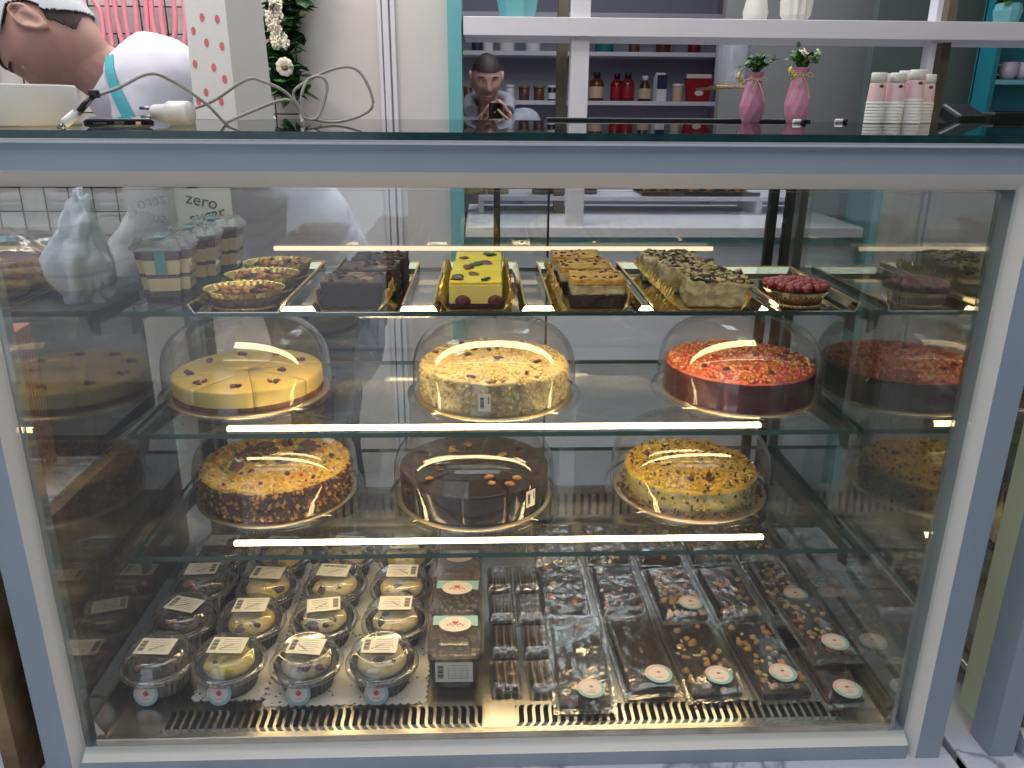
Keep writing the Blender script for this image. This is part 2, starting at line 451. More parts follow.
def display_case(loc, label):
    t = thing('display_case', label, 'display case', loc)
    # stiles with an inner chamfer
    for s in (-1, 1):
        b = B(); pts = [(.600*s, .004), (.614*s, -.014), (.650*s, -.014), (.650*s, .035), (.600*s, .035)]
        prism(b, pts if s > 0 else pts[::-1], 'z', -.034, .795)
        two_tone(b); obj('stile', b, ['frame', 'frame_in'], t)
    b = B(); prism(b, [(.004, .790), (-.016, .809), (-.016, .838), (.04, .838), (.04, .790)], 'x', -.650, .650); two_tone(b); h = obj('header', b, ['frame', 'frame_in'], t)
    b = B(); box(b, 0, .01, .8405, 1.302, .066, .005, bev=.0015); obj('lip', b, 'lip', h, label='white lip under the glass top')
    b = B(); prism(b, [(.004, .002), (-.014, -.010), (-.014, -.034), (.035, -.034), (.035, .002)], 'x', -.60, .60); two_tone(b); obj('bottom_rail', b, ['frame', 'frame_in'], t)
    b = B(); box(b, 0, -.002, .395, 1.198, .006, .785); obj('front_pane', b, 'glass_front', t)
    # counter glass: faces clear, rim dark green
    b = B(); box(b, .032, .338, .8473, 1.374, .725, .0085)
    b.faces.ensure_lookup_table()
    for f in b.faces:
        f.normal_update(); f.material_index = 0 if abs(f.normal.z) > .5 else 1
    obj('counter_glass', b, ['glass_top', 'edge'], t)
    b = B(); box(b, .36, .704, .8535, .52, .012, .007, bev=.002); obj('rubber_strip', b, 'black', t)
    b = B(); box(b, 0, .67, .828, 1.30, .06, .027); obj('rear_header', b, 'frame', t)
    for s in (-1, 1):
        b = B(); box(b, .580 if s > 0 else -.594, .319, .395, .006, .632, .785); obj('side_pane', b, 'glass_side' if s > 0 else 'glass_side_left', t)
        b = B(); box(b, .588 if s > 0 else -.600, .34, .008, .02, .60, .012, bev=.002); obj('side_channel', b, 'alu', t)
        b = B(); box(b, s*.647, .055, .39, .006, .040, .80); obj('side_trim', b, 'sidetrim', t)
        b = B(); box(b, s*.607, .655, .39, .030, .03, .85, bev=.003); obj('rear_post', b, 'alu', t)
        b = B(); box(b, s*.568, .622, .40, .012, .022, .76)
        for k in range(30): box(b, s*.561, .622, .06+k*.024, .004, .010, .013)
        obj('slotted_rail', b, 'alu_dark', t)
    # sliding doors
    for s, x0, x1, y in ((-1, -.59, .105, .645), (1, 0., .59, .658)):
        b = B(); box(b, (x0+x1)/2, y, .40, x1-x0, .005, .78); d = obj('sliding_door', b, 'glass_back', t)
        if s > 0:
            b = B(); box(b, .003, y, .64, .013, .012, .28, bev=.002); obj('door_edge', b, 'black', d)
            b = B(); box(b, .548, y, .40, .02, .014, .78, bev=.003); obj('door_stile', b, 'alu_dark', d)
        else:
            b = B(); box(b, .103, y, .40, .004, .008, .78); obj('door_edge', b, 'alu_dark', d)
    # floor pan with a slotted grille along the front
    b = B()
    box(b, 0, .35, -.004, 1.17, .576, .006)
    box(b, 0, .0065, -.006, 1.17, .005, .014, bev=.0012)
    for s in (-1, 1): prism(b, [(s*.585, -.006), (s*.585, .03), (s*.572, .004), (s*.572, -.006)][::s], 'y', .01, .638)
    prism(b, [(.638, -.006), (.638, .085), (.630, .085), (.622, .0), (.622, -.006)], 'x', -.585, .585)
    p = obj('floor_pan', b, 'steel', t, (0, 0, .0125))
    b = B()
    box(b, 0, .0115, -.0015, 1.165, .008, .003); box(b, -.542, .05, -.0015, .086, .078, .003); box(b, .548, .05, -.0015, .07, .078, .003); box(b, -.004, .05, -.0015, .05, .078, .003)
    pitch = .0124
    def curve(tt): return .0070*max(0, (.24-tt)/.24)**1.5-.0035*max(0, (tt-.82)/.18)**1.5
    k = -.497
    prof = [i/16 for i in range(17)]
    while k < .513:
        if not (-.028 < k < .020):
            vs = []
            sgn = 1 if k < 0 else -1
            for tt in prof:
                y = .015+tt*.046; cx = k+curve(tt)*sgn
                vs.append((b.verts.new((cx-.0023, y, .0)), b.verts.new((cx+.0023, y, .0)), b.verts.new((cx-.0026, y, -.0015)), b.verts.new((cx+.0026, y, -.0015))))
            for q, w in zip(vs, vs[1:]):
                b.faces.new((q[0], q[1], w[1], w[0])); b.faces.new((q[3], q[2], w[2], w[3])); b.faces.new((q[0], w[0], w[2], q[2])); b.faces.new((q[1], q[3], w[3], w[1]))
        k += pitch
    obj('air_grille', b, 'steel', p, label='slotted steel air grille')
    b = B(); box(b, 0, .20, -.028, 1.16, .38, .01); obj('air_duct', b, 'duct', p)
    # rear slots
    b = B()
    for i in range(60): box(b, -.5+i*.0172, .6255, .045, .006, .004, .05)
    obj('rear_slots', b, 'duct', p)
    # shelves
    for z, y0, y1, lx0, lx1, ly, lw in ((.58, .267, .615, -.435, .435, .325, .028), (.395, .227, .60, -.438, .432, .280, .012), (.213, .170, .58, -.432, .44, .231, .009)):
        b = B(); box(b, 0, (y0+y1)/2, z-.004, 1.146, y1-y0, .008)
        for f in b.faces:
            f.normal_update(); f.material_index = 0 if abs(f.normal.z) > .5 else 1
        s = obj('glass_shelf', b, ['glass_shelf', 'shelf_edge'], t)
        b = B(); box(b, (lx0+lx1)/2, ly, z-.0125, lx1-lx0, lw, .006, bev=.001); obj('led_strip', b, 'led', s, label='glowing warm white light strip')
        for e in (lx0-.006, lx1+.006):
            b = B(); box(b, e, ly, z-.0115, .012, lw+.004, .009, bev=.001); obj('led_end_cap', b, 'bracket', s)
        for e in (-1, 1):
            b = B(); pr = [(y0+.02, z-.009), (.612, z-.009), (.612, z-.055), (y0+.02, z-.022)]
            prism(b, pr, 'x', e*.565-.002, e*.565+.002)
            prism(b, [(e*.566, z-.009), (e*.548, z-.009), (e*.552, z-.032), (e*.566, z-.042)], 'y', y0+.014, y0+.018)
            obj('bracket', b, 'bracket', s)
    b = B(); box(b, .0, .636, .6135, .86, .006, .008, bev=.001); obj('door_reflection', b, 'reflection_glow', t, label='added glowing line in place of a rear door reflection')  # added glowing bar in place of the led reflection in the doors
    b = B(); box(b, 0, .055, .803, 1.10, .014, .008, bev=.001); obj('header_light', b, 'led_head', t, label='warm white light tube inside the header')
    return t
case = display_case((0, 0, 0), 'long glass cake display case with pale blue grey frame, three shelves and lit strips')
dup(case, (1.377, 0, 0), 0, 'neighbouring glass display case at the right edge of the photo, only its corner visible')
# greenish inner pane of the neighbouring case is its own side pane; the counter left of the main case
t = thing('marble_counter', 'low white marble counter with brass corner strip left of the display case', 'counter', (-1.12, .32, FZ))
b = B(); box(b, -.002, 0, .395, .84, .66, .79, bev=.006); obj('body', b, 'marble', t)
b = B(); box(b, .434, -.01, .395, .022, .68, .79); obj('corner_strip', b, 'brownedge', t, label='aged brass corner strip')
#SECTION
# ------------------------------------------------------------------ cakes under domes
def wedge_bm(r, h, a0, a1, seg, layers, mats, top_amp=0., side_amp=0., seed=0., edge=.004, gap=.0005):
    """one slice: layers = [(z0,z1,mi_side)], top material index mats"""
    b = B()
    mid = (a0+a1)/2; off = Vector((math.cos(mid), math.sin(mid), 0))*gap
    angs = [a0+(a1-a0)*k/seg for k in range(seg+1)]
    zs = sorted({z for l in layers for z in l[:2]})
    # refine
    zz = []
    for l in layers:
        n = max(2, int((l[1]-l[0])/.008))
        for k in range(n): zz.append((l[0]+(l[1]-l[0])*k/n, l[2]))
    zz.append((layers[-1][1]-edge*.4, layers[-1][2]))
    rows = []
    for z, mi in zz:
        row = []
        for a in angs:
            d = side_amp*noise.noise(Vector((math.cos(a)*9, math.sin(a)*9, z*90+seed)))*1.3+side_amp*.7*noise.noise(Vector((math.cos(a)*30, math.sin(a)*30, z*200+seed)))
            row.append(b.verts.new(off+Vector(((r+d)*math.cos(a), (r+d)*math.sin(a), z))))
        rows.append(row)
    H = layers[-1][1]
    rr = [r-edge*.5, r-edge*1.5, r*.85, r*.65, r*.45, r*.25, .0]
    tops = []
    for q in rr[:-1]:
        row = []
        for a in angs:
            d = top_amp*noise.noise(Vector((q*math.cos(a)*60, q*math.sin(a)*60, seed)))+top_amp*.6*noise.noise(Vector((q*math.cos(a)*180, q*math.sin(a)*180, seed)))
            row.append(b.verts.new(off+Vector((q*math.cos(a), q*math.sin(a), H+d))))
        tops.append(row)
    for i in range(len(rows)-1):
        for k in range(seg):
            f = b.faces.new((rows[i][k], rows[i][k+1], rows[i+1][k+1], rows[i+1][k])); f.material_index = zz[i][1]; f.smooth = True
    allr = [rows[-1]]+tops
    for i in range(len(allr)-1):
        for k in range(seg):
            f = b.faces.new((allr[i][k], allr[i][k+1], allr[i+1][k+1], allr[i+1][k])); f.material_index = mats; f.smooth = True
    ctop = b.verts.new(off+Vector((0, 0, H)))
    for k in range(seg):
        f = b.faces.new((tops[-1][k], tops[-1][k+1], ctop)); f.material_index = mats; f.smooth = True
    cb = b.verts.new(off+Vector((0, 0, layers[0][0])))
    for side, sg in ((0, 1), (-1, -1)):
        col = [row[side] for row in rows]+[row[side] for row in tops]
        f = b.faces.new(([cb]+col+[ctop])[::sg]); f.material_index = layers[0][2]
    return b

def cake(loc, label, r, layers, mats, topmi, slices, rz=0., **kw):
    t = thing('cake', label, 'cake', loc, rz)
    for k in range(slices):
        a0 = 2*PI*k/slices
        obj('slice', wedge_bm(r, layers[-1][1], a0, a0+2*PI/slices, max(6, 72//slices), layers, topmi, seed=k*3.1+len(label), **kw), mats, t)
    return t

def board(loc, label, r=.138):
    b = B(); lathe(b, [(r, 0), (r+.002, .002), (r, .004), (r-.006, .0045), (0.0001, .0045)], 64)
    return tag(obj('cake_board', b, 'goldboard', None, loc), label, 'cake board', 'gold cake boards under the domes')

def dome(loc, label, r=.143, h=.135, sticker=None):
    t = thing('cake_dome', label, 'dome cover', loc)
    b = B()
    prof = [(r+.010, .0), (r+.010, .004), (r+.001, .006), (r, .012), (r, .034)]
    for k in range(1, 15):
        a = k/14*PI/2*.90; q = 2/2.9
        prof.append((r*math.cos(a)**q, .034+(h-.034)*math.sin(a)**q/math.sin(PI/2*.90)**q))
    last = prof[-1][0]
    for q in (.75, .5, .3): prof.append((last*q, h+.003*(1-q)))
    prof.append((.0001, h+.003))
    lathe(b, prof, 72, cap0=False, cap1=False)
    obj('cover', b, 'dome', t)
    b = B(); lathe(b, [(.006, 0), (.006, .004), (.010, .008), (.011, .013), (.007, .016), (.0001, .0165)], 20, c=(0, 0, h+.003)); obj('knob', b, 'clear', t, label='clear knob')
    if sticker is not None:
        a, z0 = sticker
        b = B(); w, hh = .020, .030
        box(b, 0, 0, 0, w, .0006, hh, 0)
        for k in range(9):
            box(b, -.004, -.0005, -.009+k*.0021, .006, .0004, .0012 if k % 3 else .0006, 1)
        for k in range(4): box(b, .0065, -.0005, .009-k*.003, .002, .0004, .002, 1)
        o = obj('price_sticker', b, ['label', 'ink'], t, (math.cos(a)*(r+.001), math.sin(a)*(r+.001), z0), (0, 0, a+PI/2), 'white barcode sticker')
    return t

def scatter(t, name, n, r, h, mats, size, kind=True, flat=.6, rmin=0., sub=1, label=None, seed=1, cond=None):
    rnd = random.Random(seed); b = B()
    for i in range(n):
        while True:
            q = r*math.sqrt(rnd.random()); a = rnd.random()*2*PI
            if q >= rmin and (cond is None or cond(q*math.cos(a), q*math.sin(a))): break
        s = size*(.6+.8*rnd.random())
        blob(b, (q*math.cos(a), q*math.sin(a), h+s*.2), (s, s*(.6+.4*rnd.random()), s*flat), rnd.randrange(len(mats)), sub if size > .003 else 1, .3, (rnd.random(), rnd.random(), rnd.random()*6), i, flat=size < .003)
    o = obj(name, b, mats, t, label=label)
    if kind: o['kind'] = 'stuff'
    return o

def side_crumbs(t, n, r, z0, z1, mats, size, seed):
    rnd = random.Random(seed); b = B()
    for i in range(n):
        a = rnd.random()*2*PI; s = size*(.6+.8*rnd.random())
        blob(b, (r*math.cos(a), r*math.sin(a), rnd.uniform(z0, z1)), (s, s*.8, s*.8), rnd.randrange(len(mats)), 1, .3, (0, rnd.random(), a), i, flat=True)
    obj('crumb_coat', b, mats, t)['kind'] = 'stuff'

# centre positions taken from the photograph (metres in the case)
ZM, ZL = .395, .213
P1 = (-.440, .425, ZM); P2 = (-.006, .408, ZM); P3 = (.432, .415, ZM)
P4 = (-.398, .393, ZL); P5 = (-.042, .375, ZL); P6 = (.352, .392, ZL)
for p, l in ((P1, 'gold board under the pale cheesecake, left of the middle shelf'), (P2, 'gold board under the white crumb cake, centre of the middle shelf'), (P3, 'gold board under the burgundy cake, right of the middle shelf'),
             (P4, 'gold board under the pecan cake, left of the lower shelf'), (P5, 'gold board under the chocolate cake, centre of the lower shelf'), (P6, 'gold board under the pistachio cake, right of the lower shelf')):
    board(p, l)
dome(P1, 'clear plastic dome over the pale yellow cheesecake with berries')
dome(P2, 'clear plastic dome with a barcode sticker over the white crumb cake', sticker=(-PI/2-.12, .035))
dome(P3, 'clear plastic dome over the burgundy cake with pink crumbs')
dome(P4, 'clear plastic dome over the pecan and streusel cake')
dome(P5, 'clear plastic dome with a small barcode sticker over the chocolate cake', sticker=(-PI/2+.72, .045))
dome(P6, 'clear plastic dome over the yellow pistachio crumb cake')
up = lambda p, d=.0046: (p[0], p[1], p[2]+d)

c1 = cake(up(P1), 'pale yellow sliced cheesecake dotted with dark berry clusters', .127, [(0, .010, 1), (.010, .036, 0)], ['yellow', 'crust'], 0, 8, rz=.32, top_amp=.0006, side_amp=.0012)
rnd = random.Random(3)
for k in range(9):
    a = k*2*PI/9+.25; q = .095 if k < 8 else .06
    b = B()
    for i in range(4): blob(b, (rnd.uniform(-.008, .008), rnd.uniform(-.006, .006), .003), (.006, .004, .003), 0, 2, .4, (0, rnd.random(), rnd.random()*3), i+k)
    obj('berry_cluster', b, 'berry', c1, (q*math.cos(a), q*math.sin(a), .035))
c2 = cake(up(P2), 'tall white cake coated in pale crumbs with scattered red berry bits', .128, [(0, .058, 0)], ['crumbcream', 'crumbtop'], 1, 10, gap=.0001, top_amp=.004, side_amp=.003, edge=.008)
side_crumbs(c2, 900, .128, .003, .054, ['crumbcream', 'crumbcream', 'cream'], .0034, 22)
scatter(c2, 'white_shavings', 900, .122, .058, ['crumbtop', 'cream'], .0042, seed=4, flat=.5)
for k in range(16):
    q = .118*math.sqrt(rnd.random()); a = rnd.random()*2*PI
    b = B(); blob(b, (0, 0, 0), (.006+rnd.random()*.004, .0035, .003), 0, 2, .4, (0, 0, rnd.random()*3), k)
    obj('berry_bit', b, ['berry', 'pecan'][k % 2], c2, (q*math.cos(a), q*math.sin(a), .062))
c3 = cake(up(P3), 'burgundy sided cake heaped with pink and orange praline crumbs', .130, [(0, .052, 0)], ['burgundy', 'pinkcrumb'], 1, 8, top_amp=.003, side_amp=.0012, edge=.006, rz=.3)
scatter(c3, 'praline_crumbs', 1900, .124, .053, ['pinkcrumb', 'pinkcrumb2', 'redink', 'walnut'], .0038, seed=5)
for k, (x, y) in enumerate([(-.06, -.05), (-.085, -.02), (.07, -.03), (.10, .0), (.0, -.09), (-.02, .07)]):
    b = B(); blob(b, (0, 0, 0), (.007, .005, .004), 0, 2, .5, (0, 0, k), k); obj('berry_bit', b, 'berry', c3, (x, y, .058))
c4 = cake(up(P4), 'round cake with a ring of pecans and yellow streusel over brown crumb sides', .130, [(0, .056, 0)], ['browncrumb', 'streusel'], 1, 8, top_amp=.003, side_amp=.004, edge=.008, rz=.2)
scatter(c4, 'streusel', 1500, .128, .055, ['streusel', 'yellow', 'walnut', 'streusel', 'cream'], .0036, seed=6, rmin=.03)
side_crumbs(c4, 1500, .131, .003, .052, ['browncrumb', 'browncrumb', 'walnut', 'pecan'], .0042, 21)
scatter(c4, 'crumb_edge', 500, .131, .048, ['browncrumb', 'streusel', 'walnut'], .004, seed=16, rmin=.122)
scatter(c4, 'candied_bits', 60, .122, .058, ['green', 'orange', 'redberry', 'berry', 'orange'], .0045, seed=7, rmin=.05)
pec = [(-.045, .045), (-.02, .06), (.02, .062), (.055, .05), (-.06, .02), (-.035, .005), (.015, -.015), (.045, .012), (.065, .03), (-.065, -.025), (-.01, .03)]
for k, (x, y) in enumerate(pec):
    b = B()
    for s in (-1, 1): blob(b, (s*.0048, 0, 0), (.0058, .0155, .0055), 0, 2, .25, None, k)
    obj('pecan', b, 'pecan', c4, (x, y, .0625), (0, 0, rnd.random()*3))
c5 = cake(up(P5), 'dark glossy chocolate cake cut in slices with scattered golden nuts', .130, [(0, .056, 0)], ['ganache', 'brownie'], 0, 10, top_amp=.0005, side_amp=.0006, edge=.003, rz=.15, gap=.0020)
for k in range(14):
    q = .03+.085*math.sqrt(rnd.random()); a = rnd.random()*2*PI
    b = B(); blob(b, (0, 0, 0), (.0088, .0065, .0035), 0, 2, .5, (0, .2, rnd.random()*3), k)
    obj('nut', b, ['walnut', 'hazel', 'berry', 'walnut'][k % 4], c5, (q*math.cos(a), q*math.sin(a), .0575))
c6 = cake(up(P6), 'pale sponge cake buried in yellow pistachio crumbs', .118, [(0, .042, 0)], ['pistside', 'pist'], 1, 8, top_amp=.003, side_amp=.002, edge=.007)
scatter(c6, 'pistachio_crumbs', 1600, .114, .044, ['pist', 'lemon', 'pist', 'pist', 'pist', 'pist', 'streusel', 'browncrumb'], .0034, seed=8)
side_crumbs(c6, 500, .118, .002, .042, ['pistside', 'pistside', 'pist', 'browncrumb'], .003, 23)
scatter(c6, 'fallen_crumbs', 90, .130, .002, ['pecan', 'almond', 'browncrumb'], .004, seed=9, rmin=.121, cond=lambda x, y: x < 0 or y < 0)
for k in range(8):
    q = .10*math.sqrt(rnd.random()); a = rnd.random()*2*PI
    b = B(); blob(b, (0, 0, 0), (.007, .005, .004), 0, 2, .5, (0, 0, k), k); obj('berry_bit', b, 'berry', c6, (q*math.cos(a), q*math.sin(a), .049))

# a cake under a dome in the neighbouring case, seen through the gap
PN = (1.377-.43, .42, ZM)
board(PN, 'gold board in the neighbouring case at the right edge', .138)
dome(PN, 'clear plastic dome in the neighbouring case at the right edge')
cn = cake(up(PN), 'golden baked cake in the neighbouring case at the right edge', .128, [(0, .05, 0)], ['pastry', 'pastry'], 1, 8, top_amp=.005, side_amp=.003, edge=.01)
#SECTION
# ------------------------------------------------------------------ top shelf trays
ZT = .58
def tray(loc, label, w=.142, l=.375, rz=0., m='mirror', name='serving_tray'):
    t = thing(name, label, 'tray', loc, rz)
    b = B()
    box(b, 0, l/2, .0012, w-.012, l-.012, .0022)
    obj('tray_floor', b, m, t)
    b = B()
    for s in (-1, 1):
        prism(b, [(s*(w/2-.010), .001), (s*(w/2-.008), .001), (s*w/2, .014), (s*(w/2-.002), .014)][::s], 'y', 0, l)
        prism(b, [(l/2+s*(l/2-.010), .001), (l/2+s*(l/2-.008), .001), (l/2+s*l/2, .0035 if s < 0 else .014), (l/2+s*(l/2-.002), .0035 if s < 0 else .014)][::s], 'x', -w/2, w/2)
    obj('tray_wall', b, m, t)
    b = B()
    for s in (-1, 1): box(b, s*(w/2-.001), l/2, .0145, .0035, l, .002, bev=.0007)
    box(b, 0, l-.001, .0145, w, .0035, .002, bev=.0007)
    obj('gold_rim', b, 'gold', t, label='gold rim')
    return t

def foil_sheet(loc, w, l, label, rz=0.):
    """crinkled gold pastry paper turned up on both long sides, pleated in front"""
    b = B(); nx, ny = 16, 60; g = []
    for i in range(nx+1):
        row = []
        u = i/nx*2-1
        for j in range(ny+1):
            v = j/ny; x = u*w/2; z = 0.
            e = max(0, (abs(u)-.78)/.22)
            z = e**1.4*.022*(1+.35*math.sin(j*1.9)+.3*noise.noise(Vector((i, j*.7, 1))))
            x += (.004*math.sin(j*1.9+i)*e)
            row.append(b.verts.new((x, v*l+.003*math.sin(i*3)*(j in (0, ny)), z)))
        g.append(row)
    for i in range(nx):
        for j in range(ny): b.faces.new((g[i][j], g[i+1][j], g[i+1][j+1], g[i][j+1]))
    o = obj('gold_paper', b, 'gold', None, loc, (0, 0, rz))
    md = o.modifiers.new('thick', 'SOLIDIFY'); md.thickness = .0006
    return tag(o, label, 'pastry paper')

def cake_block(loc, label, s, kind, rz=0., seed=1, name='cake_square'):
    t = thing(name, label, 'cake piece', loc, rz)
    w, l, h = s
    if kind == 'brownie':
        b = B(); rough_block(b, (0, l/2, h/2), (w, l, h), .0035, seed=seed, mi=0, mitop=1); obj('slab', b, ['brownie', 'brownietop' if seed != 3 else 'brownie'], t)
        b = B(); r = random.Random(seed)
        for i in range(14): blob(b, (r.uniform(-w*.42, w*.42), r.uniform(.01, l*.9), h), (.006, .005, .004), i % 2, 1, .5, (r.random(), 0, r.random()*3), i)
        obj('chocolate_chunks', b, ['brownie', 'berry'], t)
    elif kind == 'lemon':
        b = B(); box(b, 0, l/2, h*.46, w, l, h*.86, 0, bev=.003); obj('mousse', b, 'lemonside', t)
        b = B(); box(b, 0, l/2, h*.93, w*.995, l*.995, h*.14, 0, bev=.003); obj('lemon_glaze', b, 'lemon', t)
        b = B(); box(b, 0, l/2, .004, w*1.01, l*1.01, .007, 0, bev=.001); obj('base', b, 'brownie', t)
        r = random.Random(seed)
        for i in range(4):
            b = B(); blob(b, (0, 0, 0), (.009+.006*r.random(), .006+.003*r.random(), .0022), 0, 2, .5, (r.uniform(-.2, .2), r.uniform(-.2, .2), r.random()*3), i+seed)
            obj('leaf_garnish' if i % 2 else 'berry_bit', b, ['berry', 'leaf'][i % 2], t, (r.uniform(-.030, .030), r.uniform(.012, .072), h+.001+.0004*i))
        for x in (-.02, .03):
            b = B(); blob(b, (0, 0, 0), (.012, .003, .008), 0, 2, .3, None, 3); obj('berry_inside', b, 'jam', t, (x, -.0005, .012))
    elif kind == 'honey':
        b = B(); rough_block(b, (0, l/2, h*.24), (w, l, h*.48), .0025, seed=seed); obj('cocoa_layer', b, 'brownie', t)
        b = B(); rough_block(b, (0, l/2, h*.62), (w*.99, l*.99, h*.36), .0025, seed=seed+2); obj('cream_layer', b, 'greycrumb', t)
        b = B(); rough_block(b, (0, l/2, h*.9), (w, l, h*.2), .0035, seed=seed+5); obj('cake_top', b, 'goldcake', t)
        b = B(); r = random.Random(seed+4)
        for i in range(12): blob(b, (r.uniform(-w*.45, w*.45), r.uniform(.004, l*.95), h+.001), (r.uniform(.003, .006), .003, .002), 0, 1, .5, (0, 0, r.random()*3), i)
        obj('cranberry_bits', b, 'berry', t)['kind'] = 'stuff'
    elif kind == 'crumble':
        b = B(); rough_block(b, (0, l/2, h/2), (w, l, h), .005, seed=seed); obj('slab', b, 'greycrumb', t)
        b = B(); r = random.Random(seed)
        for i in range(90):
            blob(b, (r.uniform(-w*.48, w*.48), r.uniform(.0, l), h+.001), (r.uniform(.005, .011), r.uniform(.003, .007), .003), r.choice((0, 0, 1, 2)), 1, .5, (r.uniform(-.5, .5), r.uniform(-.5, .5), r.random()*3), i)
        o = obj('chocolate_flakes', b, ['greycrumb', 'brownie', 'pecan'], t); o['kind'] = 'stuff'
    return t

def foil_cup(t, r, ry, h, name='foil_cup', m='gold'):
    b = B(); seg = 72
    prof = [(.80, 0), (.80, .0005), (.86, h*.5), (1., h), (1.03, h+.001), (1.0, h-.001), (.85, h*.5), (.79, .003), (.0001, .003)]
    lathe(b, [(r*a if a > .001 else .0001, z) for a, z in prof], seg, rib=1, ribamp=.016, smooth=False, cap0=True)
    for v in b.verts: v.co.y *= ry/r
    return obj(name, b, m, t)

t1 = tray((-.396, .250, ZT), 'mirrored tray with gold rim holding three nut tartlets', .140, .350)
for k, (y, lab) in enumerate([(.305, 'front'), (.415, 'middle'), (.525, 'rear')]):
    t = thing('nut_tartlet', {'front': 'nut tartlet in a gold foil cup, nearest the glass front', 'middle': 'nut tartlet in a gold foil cup, between two others on its tray', 'rear': 'nut tartlet in a gold foil cup, at the back of its tray'}[lab], 'tartlet', (-.396, y, ZT+.0025), .1*k, 'nut tartlets on the mirrored tray')
    foil_cup(t, .060, .050, .026)
    b = B(); lathe(b, [(.050, 0), (.056, .014), (.045, .019), (.0001, .021)], 40)
    for v in b.verts: v.co.y *= .83; v.co.z += .0015*noise.noise(v.co*120)
    obj('caramel_filling', b, 'browncrumb', t, (0, 0, .002))
    b = B(); r = random.Random(k)
    for i in range(26): blob(b, (r.uniform(-.038, .038), r.uniform(-.028, .028), .022), (r.uniform(.006, .011), r.uniform(.004, .007), .005), i % 3, 2, .5, (r.random(), r.random(), r.random()*3), i)
    obj('nut_topping', b, ['pecan', 'almond', 'walnut'], t)
tray((-.214, .250, ZT), 'mirrored tray with gold rim holding three dark brownies', .138, .350)
foil_sheet((-.226, .258, ZT+.003), .112, .30, 'crinkled gold paper under the dark brownies')
for k, (y, rz, lab, x) in enumerate([(.266, .02, 'dark marbled brownie, front one of three on its tray', -.224), (.366, .0, 'dark marbled brownie with cherry bits, middle one of three on its tray', -.214), (.458, -.02, 'plain dark brownie, rear one of three on its tray', -.208)]):
    cake_block((x, y, ZT+.0042), lab, (.092, .082, .040), 'brownie', rz, k+1, 'brownie')
tray((-.030, .250, ZT), 'mirrored tray with gold rim holding three yellow mousse cakes', .140, .350)
foil_sheet((-.036, .258, ZT+.003), .112, .30, 'crinkled gold paper under the yellow mousse cakes')
for k, (y, lab, x) in enumerate([(.268, 'yellow lemon mousse square with leaf and berries, front one of three', -.036), (.358, 'yellow lemon mousse square, middle one of three', -.034), (.448, 'yellow lemon mousse square, rear one of three', -.032)]):
    cake_block((x, y, ZT+.0042), lab, (.082, .084, .042), 'lemon', .0, k+1, 'mousse_cake')
tray((.148, .250, ZT), 'mirrored tray with gold rim holding three golden layered cakes', .140, .350)
foil_sheet((.148, .258, ZT+.003), .112, .30, 'crinkled gold paper under the golden layered cakes')
for k, (y, lab, x) in enumerate([(.268, 'golden layer cake square with cocoa base, front one of three', .152), (.362, 'golden layer cake square with cocoa base, middle one of three', .144), (.456, 'golden layer cake square with cocoa base, rear one of three', .140)]):
    cake_block((x, y, ZT+.0042), lab, (.084, .080, .044), 'honey', -.04, k+1, 'layer_cake')
tray((.318, .250, ZT), 'wide mirrored tray with gold rim holding caramel crumble cakes', .172, .350)
foil_sheet((.326, .258, ZT+.003), .125, .31, 'crinkled gold paper under the caramel crumble cakes')
for k, (y, lab, x) in enumerate([(.268, 'caramel crumble cake square topped with flakes, front one of three', .340), (.364, 'caramel crumble cake square topped with flakes, middle one of three', .322), (.462, 'caramel crumble cake square topped with flakes, rear one of three', .310)]):
    cake_block((x, y, ZT+.0042), lab, (.096, .084, .040), 'crumble', -.10, k+1, 'crumble_cake')
tray((.492, .252, ZT), 'mirrored board with gold rim under the red berry tart', .130, .30)
t = thing('berry_tart', 'small round tart piled with glossy red berries in a pale foil cup', 'tart', (.478, .315, ZT+.0025))
foil_cup(t, .050, .048, .022, m='goldboard')
b = B(); lathe(b, [(.040, 0), (.046, .018), (.0001, .02)], 32); obj('tart_base', b, 'crust', t, (0, 0, .002))
r = random.Random(2)
for i in range(44):
    q = .046*math.sqrt((i+.5)/44); a = i*2.4
    b = B(); blob(b, (0, 0, 0), (.0088, .008, .0075), 0, 2, .12, None, i); obj('red_berry', b, 'redberry', t, (q*math.cos(a), q*math.sin(a), .027+.008*(1-q/.046)+r.random()*.002))

